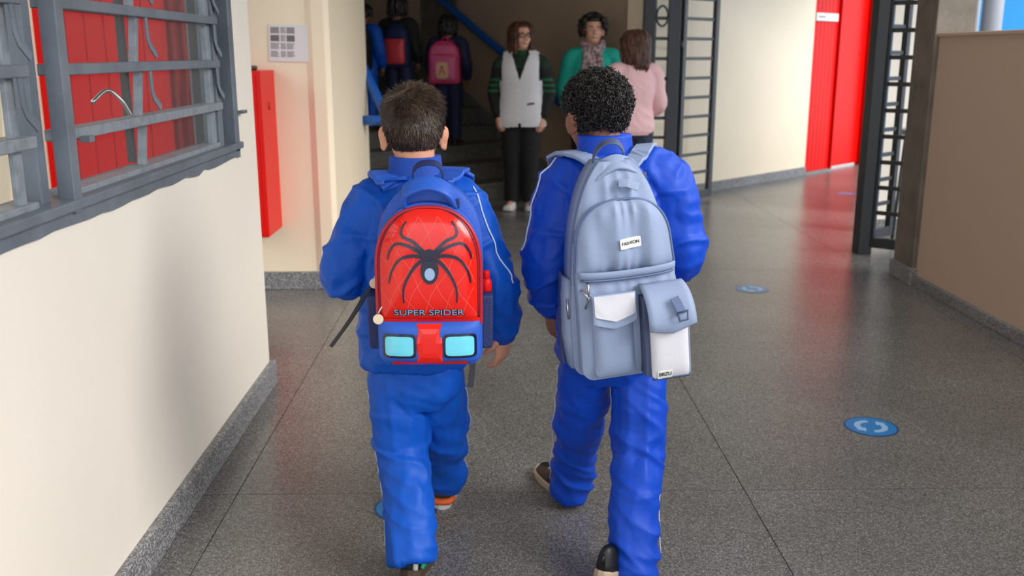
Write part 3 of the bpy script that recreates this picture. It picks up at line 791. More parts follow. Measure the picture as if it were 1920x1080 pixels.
for a, s in ((boyA['arms'][1], 1),):
    p = a['path']; piping(boyA['jk'], boyA['jt'], [p[0] + V((.03, -.03, .06)), p[0] + V((.05, -.05, 0)), p[1] + V((.06, -.06, 0)), p[2] + V((.07, -.05, .02))], M['piping'])
tA = bvh(trA)
l = boyA['legs'][1]; piping(trA, tA, [V(l['h']) + V((.1, 0, -.02)), V(l['k']) + V((.1, .02, 0)), V(l['a']) + V((.1, .01, .0))], M['piping'], r=.0014)
l = boyA['legs'][0]; piping(trA, tA, [V(l['h']) + V((-.1, 0, -.02)), V(l['k']) + V((-.1, .02, 0)), V(l['a']) + V((-.1, .02, .0))], M['piping'], r=.0014)
shoe(oA, (-.214 - ax, 2.222 - ay, 0), (.02, 1), .215, M['shoedk'], M['solebr'], 14, extra=[
    ('stripe', M['green'], [('t', [(.13, .02, .14), (.15, .06, .22), (.12, .10, .33)], .006), ('t', [(.15, .16, .13), (.155, .22, .24)], .005)]),
    ('heel_tab', M['sole'], [('t', [(.05, .0, .13), (.06, -.002, .24), (.05, .01, .36)], .007), ('t', [(-.08, .0, .2), (-.05, .0, .34)], .005)])], label='dark shoe with green and white heel marks')
shoe(oA, (-.160 - ax, 2.700 - ay, 0), (.04, 1), .215, M['olive'], M['sole'], 0, extra=[
    ('heel_band', M['orange'], [('t', [(-.15, .10, .13), (-.10, .012, .13), (.0, -.01, .135), (.10, .012, .13), (.15, .10, .13)], .011), ('t', [(.15, .10, .13), (.15, .10, .26)], .008)]),
    ('stripe', M['white'], [('t', [(.165, .16, .13), (.13, .2, .33)], .006)])], label='olive shoe with an orange heel and white sole')
# hair: faded sides, longer swept top
def thA(u): return .055 + .10 * sst(.2, .8, u.z) + .035 * sst(.1, .7, u.z) * noise.noise(V((u.x * 3, u.y * 3, u.z * 3 + 2)))
cp = cap(boyA['head'], boyA['R'], boyA['hs'], thA, short_region, 'hair', M['hairbr'], oA)
q = MB(); K = V((.12, -.55, .8)).normalized(); rnd = random.Random(11)
def combA(u, n):
    d = u - K; t = d - n * d.dot(n); w = n.cross(d)
    return t + w * .9 * math.exp(-(d.length / .6) ** 2) + V((.5, .2, 0)) * sst(.3, .8, u.z)
strands(q, boyA['head'], boyA['R'], boyA['hs'], 7500, short_region, thA, lambda u: .012 + .022 * sst(.1, .8, u.z), .0011, combA, rnd)
build('hair_strands', q, M['hairbr'], cp, kind='stuff')

# ------------------------------------------------------------------ right boy
bx, by = .30, 2.47
def B(x, y, z): return V((x - bx, y - by, z))
boyB = dict(at=(bx, by, 0), head=B(.262, 2.50, 1.196), R=Matrix.Rotation(math.radians(24), 3, 'Z') @ Matrix.Rotation(math.radians(-6), 3, 'X'), hs=.195, neck=B(.285, 2.475, 1.115), neck_r=.05, skin=M['skin2'],
    torso=rel([(.318, 2.46, .555, .135, .095), (.318, 2.46, .59, .142, .104), (.315, 2.46, .70, .142, .104), (.308, 2.465, .85, .142, .100), (.304, 2.47, .96, .146, .096), (.300, 2.47, 1.025, .134, .086), (.294, 2.47, 1.07, .098, .072), (.290, 2.472, 1.10, .068, .06)], bx, by),
    arms=[dict(s=B(.180, 2.47, 1.005), e=B(.140, 2.45, .818), w=B(.158, 2.52, .682), d=(.16, .12, -1), b=(-.72, -.70, 0), t=-1, curl=.62),
          dict(s=B(.432, 2.46, 1.030), e=B(.490, 2.45, .850), w=B(.44, 2.60, .77), d=(-.3, .8, -.2), b=(.8, .3, .3), t=1, curl=.8)],
    legs=[dict(h=B(.248, 2.465, .56), k=B(.244, 2.585, .33), a=B(.236, 2.755, .085), f=V((-.3, .95, 0)), hem=(-.002, -.012, -.045)),
          dict(h=B(.386, 2.455, .56), k=B(.388, 2.40, .32), a=B(.358, 2.265, .085), f=V((.45, .9, 0)), hem=(.004, -.005, -.05))])
person(boyB, 'boy in a deep blue tracksuit with short curly black hair, wearing the grey-blue backpack')
oB = boyB['o']
jacket(boyB, M['trackB'], rad=(.064, .058, .050, .040), cuff=M['rib'], hem=M['rib'], collar=dict(m=M['trackB'], rings=rel([(.290, 2.475, 1.06, .095, .074), (.288, 2.477, 1.09, .076, .066), (.286, 2.48, 1.118, .071, .064), (.285, 2.482, 1.150, .069, .062)], bx, by)))
trB = trousers(boyB, M['trackB'], rel([(.318, 2.46, .50, .085, .07), (.318, 2.46, .55, .130, .092), (.318, 2.46, .62, .132, .095)], bx, by), [.066, .061, .054])
a = boyB['arms'][0]; p = a['path']
piping(boyB['jk'], boyB['jt'], [p[0] + V((-.0, -.0, .09)), p[0] + V((-.06, -.015, .05)), p[1] + V((-.08, -.02, .02)), p[2] + V((-.08, -.02, .04))], M['piping'])
piping(boyB['jk'], boyB['jt'], [p[0] + V((.055, -.08, .055)), p[0] + V((.045, -.1, .0)), p[0] + V((.03, -.1, -.06))], M['piping'], r=.0014)
piping(boyB['jk'], boyB['jt'], [p[0] + V((.062, -.08, .055)), p[0] + V((.052, -.1, .0)), p[0] + V((.037, -.1, -.06))], M['piping'], r=.0014)
tB = bvh(trB)
l = boyB['legs'][0]; piping(trB, tB, [V(l['h']) + V((-.1, .03, -.02)), V(l['k']) + V((-.1, .01, 0)), V(l['a']) + V((-.1, -.01, .0))], M['piping'], r=.0014)
l = boyB['legs'][1]; piping(trB, tB, [V(l['h']) + V((.1, .04, -.02)), V(l['k']) + V((.1, .03, 0)), V(l['a']) + V((.1, .02, .0))], M['piping'], r=.0014)
shoe(oB, (.232 - bx, 2.755 - by, 0), (-.3, .95), .22, M['black'], M['soletan'], 0, label='dark shoe of the leading foot')
shoe(oB, (.262 - bx, 2.19 - by, 0), (.5, .87), .22, M['black'], M['soletan'], 17, extra=[('heel_tab', M['black'], [('t', [(0, .012, .2), (0, .0, .30)], .004)])], label='black shoe with a tan heel band')
def curly_region(u):
    back = sst(.5, .0, u.y); lowlim = -.72 * back + .30 * (1 - back); return sst(lowlim - .10, lowlim + .12, u.z)
def thB(u): return .05 + .10 * sst(-.4, .4, u.z) + .05 * noise.noise(V((u.x * 5, u.y * 5, u.z * 5)))
cp = cap(boyB['head'], boyB['R'], boyB['hs'], thB, curly_region, 'hair', M['hairdk'], oB)
q = MB(); rnd = random.Random(5); n = 0
while n < 2300:
    u = V((rnd.gauss(0, 1), rnd.gauss(0, 1), rnd.gauss(0, 1))).normalized()
    if curly_region(u) < .5: continue
    n += 1
    s = SK_C + V((u.x * SK_R.x, u.y * SK_R.y, u.z * SK_R.z)) * (1 + thB(u) * .95)
    p0 = boyB['head'] + boyB['R'] @ (s * boyB['hs']); nn = (boyB['R'] @ u); ax_ = (nn + V((rnd.uniform(-1, 1), rnd.uniform(-1, 1), rnd.uniform(-1, 1))) * .9).normalized()
    a1 = ax_.orthogonal().normalized(); a2 = ax_.cross(a1); r = rnd.uniform(.0035, .0065); h = rnd.uniform(.008, .018); ph = rnd.uniform(0, 6.28); tn = rnd.uniform(1.2, 2.0)
    q.tube([p0 + (a1 * math.cos(ph + 6.283 * tn * i / 11) + a2 * math.sin(ph + 6.283 * tn * i / 11)) * r + ax_ * h * (i / 11) - nn * .004 for i in range(12)], [.0014 + .0006 * math.sin(math.pi * i / 11) for i in range(12)], 3, caps=False)
build('hair_curls', q, M['hairdk'], cp, smooth=True, kind='stuff')
#BAGS
# ================================================================== BACKPACKS
class Panel:
    """softly bulged fabric panel; hw(v) = half width, w(u, v) = outward position"""
    def __init__(s, v0, v1, hw, base, bulge, p=4, q=4, rip=None, c=lambda v: 0):
        s.v0, s.v1, s.hwf, s.b, s.g, s.p, s.q, s.rip, s.c = v0, v1, hw, base, bulge, p, q, rip, c
    def hw(s, v): return max(.004, s.hwf(v))
    def w(s, u, v):
        t = min(1, abs(2 * (v - s.v0) / (s.v1 - s.v0) - 1)); k = min(1, abs(u - s.c(v)) / s.hw(v))
        r = s.b + s.g * (1 - k ** s.p) * (1 - t ** s.q)
        return r + (s.rip(u, v) * (1 - k ** 6) if s.rip else 0)
    def build(s, name, m, root, back, nu=28, nv=36, smooth=True, cosv=True, label=None):
        q = MB(); rows = []
        for j in range(nv + 1):
            t = j / nv; t = (.5 - .5 * math.cos(math.pi * t)) if cosv else t
            v = s.v0 + (s.v1 - s.v0) * t; h = s.hw(v); rows.append([(s.c(v) + h * math.sin(math.pi / 2 * (2 * i / nu - 1)), v) for i in range(nu + 1)])
        W = nu + 1
        vs = [(u, -s.w(u, v), v) for r in rows for u, v in r]; fs = []
        for j in range(nv):
            for i in range(nu): a = j * W + i; fs.append((a, a + 1, a + W + 1, a + W))
        edge = [i for i in range(W)] + [j * W + nu for j in range(1, nv + 1)] + [nv * W + i for i in range(nu - 1, -1, -1)] + [j * W for j in range(nv - 1, 0, -1)]
        o1 = len(vs)
        for e in edge: x, y, z = vs[e]; vs.append((x, (y - back) / 2, z))
        o2 = len(vs)
        for e in edge: x, y, z = vs[e]; vs.append((x, -back, z))
        n = len(edge)
        for k in range(n):
            l_ = (k + 1) % n; fs.append((edge[k], o1 + k, o1 + l_, edge[l_])); fs.append((o1 + k, o2 + k, o2 + l_, o1 + l_))
        fs.append(tuple(o2 + k for k in range(n)))
        q.add(vs, fs); return build(name, q, m, root, smooth=smooth, label=label)
    def on(s, u, v, off=.001): return V((u, -s.w(u, v) - off, v))
    def outline(s, ins=.0, n=30, off=.0, v0=None, v1=None):
        a = s.v0 if v0 is None else v0; b = s.v1 if v1 is None else v1; L_, R_ = [], []
        for j in range(n + 1):
            v = a + (b - a) * (.5 - .5 * math.cos(math.pi * j / n)); h = s.hw(v) - ins
            L_.append(s.on(s.c(v) - h, v, off)); R_.append(s.on(s.c(v) + h, v, off))
        return L_, R_
    def strip(s, mb, pts, w, off=.0012, th=.0008):
        """flat print following the panel; w number or list"""
        pts = [V((p[0], p[1])) for p in pts]; n = len(pts); w = w if isinstance(w, list) else [w] * n; A_, B_ = [], []
        for i, p in enumerate(pts):
            d = (pts[min(i + 1, n - 1)] - pts[max(i - 1, 0)]).normalized(); k = V((-d.y, d.x)) * w[i] / 2
            A_.append(p + k); B_.append(p - k)
        vs = [s.on(p.x, p.y, off) for p in A_] + [s.on(p.x, p.y, off) for p in B_]
        mb.add(vs, [(i, i + 1, n + i + 1, n + i) for i in range(n - 1)])
    def patch(s, mb, poly, off=.0012):
        """flat patch (fan of rings) following the panel"""
        c = V((sum(p[0] for p in poly) / len(poly), sum(p[1] for p in poly) / len(poly))); n = len(poly); vs = []; fs = []
        for k in range(5):
            f = 1 - k / 4 * .999
            for p in poly: x = c + (V(p[:2]) - c) * f; vs.append(s.on(x.x, x.y, off))
        for k in range(4):
            for i in range(n): a = k * n + i; b = k * n + (i + 1) % n; fs.append((a, b, b + n, a + n))
        mb.add(vs, fs)
    def text(s, txt, u0, v0, size, off=.0016, bold=0, sx=1, rot=0):
        t = text_mb(txt, size, .0002, bold); c_, s_ = math.cos(rot), math.sin(rot); out = []
        for x, y, z in t.v:
            x *= sx; out.append(tuple(s.on(u0 + x * c_ - y * s_, v0 + x * s_ + y * c_, off + z)))
        t.v = out; return t
def arch(W, v0, vc, v1, p=2.4, rb=.02, taper=0):
    def f(v):
        h = W - taper * max(0, v - v0)
        if v > vc: h *= max(0, 1 - min(1, (v - vc) / (v1 - vc)) ** p) ** (1 / p)
        if v < v0 + rb: h -= rb * (1 - math.sqrt(max(0, 1 - ((v0 + rb - v) / rb) ** 2)))
        return h
    return f
def ov(cx, cy, a, b, rot=0, n=28, e=2):
    o = []
    for k in range(n):
        t = 2 * math.pi * k / n; x = a * math.copysign(abs(math.cos(t)) ** (2 / e), math.cos(t)); y = b * math.copysign(abs(math.sin(t)) ** (2 / e), math.sin(t))
        o.append((cx + x * math.cos(rot) - y * math.sin(rot), cy + x * math.sin(rot) + y * math.cos(rot)))
    return o
def strap_over(root, boy, pts, w, th, m, name='shoulder_strap', off=.008, wd=(1, 0, 0), n=6, label=None):
    """strap lying over the jacket: pts given in the boy's own space, snapped to the cloth"""
    inv = root.matrix_basis.inverted() @ boy['o'].matrix_basis
    p = snap(boy['jt'], [x[:3] for x in catmull([tuple(a) for a in pts], n)], off)
    q = MB(); ribbon(q, [inv @ a for a in p], wd, w, th); return build(name, q, m, root, smooth=False, bevel=.002, label=label)

# ---- red and blue backpack on the left boy
bagA = empty('school_backpack', (-.152, 2.352, .622), label='red and blue backpack with spider print worn by the left boy', cat='backpack')
main = Panel(0, .432, arch(.127, 0, .26, .432, 2.2, .03), .075, .012); main.build('main_compartment', M['bagblue'], bagA, 0)
front = Panel(.10, .382, arch(.1225, .06, .235, .382, 2.3, .001), .128, .026, 5, 5); fr = front.build('front_panel', M['bagred'], bagA, .127)
gus = Panel(.0, .390, arch(.125, 0, .24, .39, 2.3, .03), .118, .008); gus.build('front_compartment', M['bagblue'], bagA, .07)
pk = Panel(.0, .112, lambda v: .121 - (.03 * (1 - math.sqrt(max(0, 1 - ((.03 - v) / .03) ** 2))) if v < .03 else 0), .132, .020, 5, 5); pk.build('lower_pocket', M['bagblue'], bagA, .115)
q = MB(); l_, r_ = front.outline(.0, 40, .001, .102); q.tube(l_ + r_[::-1][1:], .0045, 8); build('piping', q, M['bagredp'], bagA, smooth=True)
q = MB(); l_, r_ = front.outline(.007, 40, .0005, .106); q.tube(l_ + r_[::-1][1:], .0015, 6); build('piping', q, M['navyink'], bagA, smooth=True)
q = MB(); front.strip(q, [(-.121 + .242 * k / 20, .112) for k in range(21)], .012, .003); build('seam_band', q, M['bagred'], bagA)
# fine quilting lines on the red panel
q = MB()
for k in range(-4, 5):
    front.strip(q, [(k * .045 + (v - .24) * .55 + .004 * math.sin(v * 60), v) for v in [.122 + .24 * i / 40 for i in range(41)] if abs(k * .045 + (v - .24) * .55) < front.hw(v) - .012] or [(0, .2), (0, .201)], .0006, .0008)
    front.strip(q, [(k * .045 - (v - .24) * .55 + .004 * math.sin(v * 60), v) for v in [.122 + .24 * i / 40 for i in range(41)] if abs(k * .045 - (v - .24) * .55) < front.hw(v) - .012] or [(0, .2), (0, .201)], .0006, .0008)
build('stitch_lines', q, M['silver'], fr)
# a plain garden spider
q = MB(); front.patch(q, ov(.004, .236, .021, .032, 0, 28), .0018); front.patch(q, ov(.004, .273, .013, .015, 0, 20), .0018)
for s in (-1, 1):
    for (a, kn, ft) in (((.012, .279), (.062, .318), (.052, .352)), ((.014, .275), (.076, .300), (.098, .262)), ((.014, .269), (.070, .262), (.096, .205)), ((.012, .264), (.050, .222), (.062, .158))):
        pts = catmull([(s * a[0] + .004, a[1]), (s * (a[0] + kn[0]) / 2 * 1.0 + .004, (a[1] + kn[1]) / 2 + .006), (s * kn[0] + .004, kn[1]), (s * (kn[0] + ft[0]) / 2 + s * .006 + .004, (kn[1] + ft[1]) / 2), (s * ft[0] + .004, ft[1])], 6)
        n = len(pts); front.strip(q, pts, [.0098 - .0070 * i / n for i in range(n)], .0018)
build('spider_print', q, M['navyink'], fr)
q = MB(); front.patch(q, ov(.004, .228, .012, .015, 0, 20), .0024); build('spider_highlight', q, M['chromeink'], fr)
t = front.text('SUPER SPIDER', .0, .133, .0205, .0016, .0011, 1.32); build('lettering_outline', t, M['navyink'], fr)
t = front.text('SUPER SPIDER', .0, .1335, .0205, .0022, -.0001, 1.32); build('lettering', t, M['chromeink'], fr)
# lower pocket: red middle, slanted light-blue oval badges with dark rims
q = MB(); pk.patch(q, [(-.030, .106), (.030, .106), (.030, .06), (.030, .012), (-.030, .012), (-.030, .06)], .0032); o = build('pocket_panel', q, M['bagred'], bagA)
q = MB(); pk.strip(q, [(-.09 + .18 * i / 20, .008) for i in range(21)], .010, .0014); build('pocket_panel', q, M['bagred'], bagA)
for s in (-1, 1):
    q = MB(); pk.patch(q, ov(s * .072, .052, .040, .030, 0, 32, 7), .0018); b = build('badge_rim', q, M['navyink'], bagA)
    q = MB(); pk.patch(q, ov(s * .072, .052, .034, .024, 0, 32, 7), .0026); build('badge', q, M['lens'], b)
# top: padded handle, haul loop, zip pulls, side pockets, straps
q = MB(); pts = catmull([(-.055, -.10, .385), (-.050, -.118, .418), (.0, -.122, .436), (.045, -.118, .420), (.066, -.10, .385)], 6); ribbon(q, pts, (0, .75, .65), .042, .012); build('padded_handle', q, M['bagblue'], bagA, smooth=True, bevel=.002)
q = MB(); q.box(.058, .074, -.118, -.104, .376, .398); build('handle_stitch', q, M['bagnavy'], bagA, bevel=.002)
q = MB(); pts = catmull([(-.040, -.03, .425), (-.038, -.035, .455), (-.02, -.04, .472), (.012, -.04, .474), (.030, -.035, .458), (.032, -.03, .425)], 5); ribbon(q, pts, (0, .9, .45), .024, .004); build('haul_loop', q, M['bagnavy'], bagA, bevel=.001)
for (u, v, w) in ((-.132, .205, .085), (-.121, .128, .128)):
    q = MB(); q.tube([(u + .012, -w - .004, v + .022), (u + .006, -w - .008, v + .012), (u, -w - .012, v)], .0025, 6); o = build('zip_pull', q, M['metal'], bagA, smooth=True)
    q = MB(); q.tube([(u, -w - .010, v - .012), (u, -w - .0135, v - .012)], .0125, 20); build('pull_disc', q, M['cream'], o, bevel=.001)
q = MB(); q.tube([main.on(main.hw(v) * -1.0, v, -.03) for v in [.03 + .33 * i / 20 for i in range(21)]], .003, 6); build('zip', q, M['bagredp'], bagA, smooth=True)
sp_ = Panel(.02, .150, lambda v: .030, .0, .0)
for s in (1, -1):
    q = MB(); q.add([(s * .122, -.02, .03), (s * .150, -.025, .03), (s * .150, -.10, .03), (s * .122, -.105, .03), (s * .122, -.015, .165), (s * .152, -.02, .165), (s * .152, -.105, .165), (s * .122, -.11, .165)], [(0, 1, 2, 3), (4, 7, 6, 5), (0, 4, 5, 1), (1, 5, 6, 2), (2, 6, 7, 3), (3, 7, 4, 0)])
    build('side_pocket', q, M['bagnavy'], bagA, bevel=.006)
q = MB(); q.tube([(.134, -.06, .165), (.134, -.06, .188), (.134, -.06, .196)], [.014, .014, .010], 14); q.tube([(.134, -.06, .196), (.134, -.06, .215)], .009, 12)
wb = build('water_bottle', q, M['redmetal'], bagA, smooth=True, bevel=.002)
for s in (-1, 1):
    pts = [V((s * .052, -.085, 1.045)), V((s * .072, -.055, 1.05)), V((s * .088, -.0, 1.05)), V((s * .098, .05, 1.02)), V((s * .10, .09, .96)), V((s * .10, .11, .86))]
    strap_over(bagA, boyA, pts, .070, .012, M['bagblue'], off=.009, wd=(1, -.25 * s, 0), label='wide padded blue shoulder strap')
q = MB(); ribbon(q, catmull([(-.120, -.03, .20), (-.150, -.045, .17), (-.195, -.075, .10), (-.242, -.105, .038)], 5), (.75, -.3, .62), .021, .0025); build('loose_strap', q, M['web'], bagA)
q = MB(); ribbon(q, catmull([(.098, -.06, .02), (.100, -.085, -.02), (.094, -.105, -.068)], 5), (1, .2, .1), .014, .0025); build('loose_strap', q, M['web'], bagA)

# ---- grey-blue backpack on the right boy
bagB = empty('school_backpack', (.318, 2.372, .585), (0, math.radians(-5), math.radians(9)), label='grey-blue backpack with white label and flap pockets worn by the right boy', cat='backpack')
def folds(vs, sg, amp, f, ph=0):
    return lambda u, v: amp * (lambda t: (1 - abs(math.sin(t / 2))) - .4)(u * f + ph + 2.2 * math.sin(u * 37)) * math.exp(-abs(v - vs) / sg)
def hB(W): return lambda v: (W - .10 * max(0, v - .16)) * (1 if v < .30 else max(0, 1 - ((v - .30) / .232) ** 2.1) ** (1 / 2.1) * .92 + .08 * (v < .531)) - (.03 * (1 - math.sqrt(max(0, 1 - ((.03 - v) / .03) ** 2))) if v < .03 else 0)
r1_ = folds(.45, .04, .009, 150); mB = Panel(0, .52, hB(.132), .090, .022, 3, 3, r1_); mB.build('main_compartment', M['bgrey'], bagB, 0, 44, 50)
r2_ = lambda u, v: .006 * (.6 - abs(math.sin(u * 90 + 1.5 * math.sin(u * 41)))) * (1.4 * math.exp(-abs(v - .41) / .03) + 1.5 * math.exp(-abs(v - .272) / .025)) + .005 * math.sin(u * 75 + v * 9)
fB = Panel(.262, .435, lambda v: (.120 - .10 * max(0, v - .27)) * (max(0, 1 - max(0, (v - .33) / .105) ** 2.6) ** (1 / 2.6)), .128, .022, 4, 5, r2_); fb = fB.build('upper_pocket', M['bgrey'], bagB, .08, 60, 40)
r3_ = lambda u, v: .005 * math.sin(u * 190 + 1.5 * math.sin(u * 51)) * math.exp(-abs(v - .262) / .03)
lB = Panel(.0, .264, lambda v: .121 - (.028 * (1 - math.sqrt(max(0, 1 - ((.028 - v) / .028) ** 2))) if v < .028 else 0), .130, .016, 5, 6, r3_); lb = lB.build('lower_front', M['bgrey'], bagB, .08, 60, 36)
q = MB(); ribbon(q, [(u, -(.130 + .017 * (1 - abs(u / .121) ** 5)) - .004, .266 - .004 * (1 - (u / .12) ** 2)) for u in [-.119 + .238 * k / 24 for k in range(25)]], (0, -.2, 1), .017, .005); build('zip_flap', q, M['bgrey'], bagB, smooth=True)
q = MB(); q.tube([(u, -(.130 + .018 * (1 - abs(u / .121) ** 5)) - .004, .254 - .004 * (1 - (u / .12) ** 2)) for u in [-.114 + .228 * k / 20 for k in range(21)]], .003, 6); build('zip', q, M['zip'], bagB, smooth=True)
l_, r_ = fB.outline(-.001, 30, .0, .27); q = MB(); q.tube(l_ + r_[::-1][1:], .003, 6); build('zip', q, M['zip'], bagB, smooth=True)
l_, r_ = mB.outline(.0, 40, -.012, .03); q = MB(); q.tube(l_ + r_[::-1][1:], .004, 8); build('zip', q, M['zip'], bagB, smooth=True)
# white woven label
q = MB(); fB.patch(q, ov(.008, .335, .0265, .0125, .05, 40, 14), .006); lab_ = build('label', q, M['white'], bagB)
t = fB.text('FASHION', .008, .335, .0108, .0066, .0002, 1.0, .05); build('lettering', t, M['black'], lab_)
# left flap pocket
p1 = Panel(.012, .215, lambda v: .050 - (.012 * (1 - math.sqrt(max(0, 1 - ((.024 - v) / .012) ** 2))) if v < .024 else 0), .146, .014, 5, 5, None, lambda v: -.044); p1.build('flap_pocket', M['bgrey'], bagB, .135)
f1 = Panel(.135, .222, lambda v: .053, .166, .004, 6, 6, None, lambda v: -.044)
q = MB(); poly = [(-.096, .222), (.009, .222), (.010, .152), (-.043, .134), (-.097, .152)]
def slabq(P_, poly, th, sub=6):
    pp = []
    for i in range(len(poly)):
        a, b = V(poly[i]), V(poly[(i + 1) % len(poly)])
        for k in range(sub): pp.append(a.lerp(b, k / sub))
    n = len(pp); q = MB(); q.loft([[P_.on(p.x, p.y, 0) for p in pp], [P_.on(p.x, p.y, th) for p in pp]]); return q
o = build('pocket_flap', slabq(f1, poly, .004), M['bgrey'], bagB)
build('flap_patch', slabq(f1, [(-.093, .219), (.006, .219), (.006, .170), (-.043, .154), (-.093, .170)], .0055), M['bpale'], o)
# right bottle pocket: navy gusset, pale face, flap with buckle
g1_ = Panel(.010, .205, lambda v: .052, .185, .002, 6, 6, None, lambda v: .074); g1_.build('gusset', M['bgreyd'], bagB, .135)
p2 = Panel(.006, .185, lambda v: .047 - (.008 * (1 - math.sqrt(max(0, 1 - ((.014 - v) / .008) ** 2))) if v < .014 else 0), .194, .010, 6, 6, None, lambda v: .080); p2.build('bottle_pocket', M['bpale'], bagB, .185)
q = MB(); ribbon(q, [p2.on(.080 + .0465, v, -.003) for v in (.01, .06, .12, .18)], (0, 1, 0), .012, .003); build('pocket_edge', q, M['bgrey'], bagB)
q = MB(); q.tube([p2.on(.080 - .0465 + .093 * k / 10, .004, -.002) for k in range(11)], .0035, 6); build('pocket_edge', q, M['bgreyd'], bagB, smooth=True)
q = MB(); rows = []
for i in range(9):
    t = i / 8; rows.append([(.022 + .108 * k / 8 + .004 * t * (k - 4) / 4 + .006 * t, -.150 - .065 * math.sin(min(1, t * 1.15) * 1.45) - .006 * t, .232 - .022 * t - .075 * t * t + .006 * t * (k - 2) / 6 - (.012 * t * abs(k - 4) / -4 if 0 else 0) - .014 * t * t * (1 - abs(k - 4) / 4)) for k in range(9)])
vs = [p for r in rows for p in r] + [(p[0], p[1] + .004, p[2] - .003) for r in rows for p in r]; fs = []
for j in range(8):
    for k in range(8):
        a = j * 9 + k; fs.append((a, a + 1, a + 10, a + 9)); fs.append((81 + a, 81 + a + 9, 81 + a + 10, 81 + a + 1))
ed = list(range(9)) + [j * 9 + 8 for j in range(1, 9)] + [72 + k for k in range(7, -1, -1)] + [j * 9 for j in range(7, 0, -1)]
for i in range(len(ed)): a, b = ed[i], ed[(i + 1) % len(ed)]; fs.append((a, 81 + a, 81 + b, b))
q.add(vs, fs); fl = build('bottle_flap', q, M['bgrey'], bagB, smooth=False, bevel=0)
for p_ in fl.data.polygons: p_.use_smooth = True
q = MB(); ribbon(q, [(.088, -.214, .206), (.094, -.223, .190), (.101, -.229, .168)], (1, 0, .15), .022, .004); st_ = build('buckle_strap', q, M['zip'], bagB)
q = MB(); q.tube([(.089, -.230, .172), (.114, -.230, .176), (.112, -.233, .155), (.094, -.233, .153), (.089, -.230, .172)], .0028, 6); build('buckle', q, M['bgreyd'], st_, smooth=True)
q = MB(); p2.patch(q, ov(.062, .0165, .0185, .0115, .03, 40, 14), .002); t2 = build('label', q, M['white'], bagB)
t = p2.text('BBZU', .062, .0165, .0135, .0026, .0002, .95, .03); build('lettering', t, M['black'], t2)
# zip pulls and cords
q = MB(); q.tube([lB.on(-.098, .252, .005), lB.on(-.098, .232, .007), lB.on(-.101, .205, .006)], .0028, 6); q.tube([lB.on(-.115, .232, .004), lB.on(-.098, .212, .007), lB.on(-.108, .186, .007)], .0026, 6); build('zip_pull', q, M['metal'], bagB, smooth=True)
q = MB(); q.tube([(-.137, -.085, .20), (-.139, -.088, .175), (-.138, -.088, .15)], .003, 6); build('zip_pull', q, M['metal'], bagB, smooth=True)
# side pockets, lower side
for s in (-1, 1):
    q = MB(); rings = []
    for v, o_ in ((.02, .012), (.10, .020), (.20, .016), (.245, .010)):
        rings.append([(s * (.126 + o_ * k_), y_, v) for k_, y_ in ((0, -.02), (1, -.025), (1.15, -.05), (1, -.08), (0, -.085))])
    q.loft(rings); build('side_pocket', q, M['bgrey'], bagB, smooth=True)
q = MB(); ribbon(q, [(-.134, -.01, .25), (-.142, .0, .12), (-.140, .005, .01)], (0, 1, 0), .03, .004); build('loose_strap', q, M['bgreyd'], bagB)
# top: yoke flap, little tab, haul loop, shoulder straps
q = MB(); pts = catmull([(-.072, -.045, .448), (-.052, -.075, .488), (.0, -.085, .517), (.050, -.075, .500), (.078, -.045, .462)], 6); ribbon(q, pts, (0, .75, .65), .045, .010); build('top_yoke', q, M['bgrey'], bagB, smooth=True, bevel=.002)
q = MB(); ribbon(q, [(.0, -.112, .472), (.02, -.118, .470), (.045, -.122, .458)], (0, .5, .85), .022, .003); build('zip_tab', q, M['bgrey'], bagB)
q = MB(); q.box(.058, .078, -.085, -.07, .452, .486); build('yoke_end', q, M['bgreyd'], bagB, bevel=.003)
q = MB(); pts = catmull([(-.042, -.035, .495), (-.036, -.042, .535), (-.012, -.045, .560), (.018, -.045, .560), (.036, -.04, .536), (.038, -.035, .497)], 6); ribbon(q, pts, (.25, .9, .4), .026, .004); build('haul_loop', q, M['bgreyd'], bagB)
for s, pts in ((-1, [B(.262, 2.375, 1.075), B(.225, 2.41, 1.10), B(.195, 2.45, 1.10), B(.175, 2.50, 1.07), B(.17, 2.55, 1.0), B(.17, 2.57, .90)]), (1, [B(.330, 2.375, 1.075), B(.36, 2.41, 1.10), B(.388, 2.45, 1.10), B(.41, 2.5, 1.07), B(.415, 2.55, 1.0), B(.415, 2.57, .9)])):
    strap_over(bagB, boyB, pts, .046, .010, M['bgrey'], off=.010, wd=(1, -.3 * s, 0), label='grey-blue padded shoulder strap')
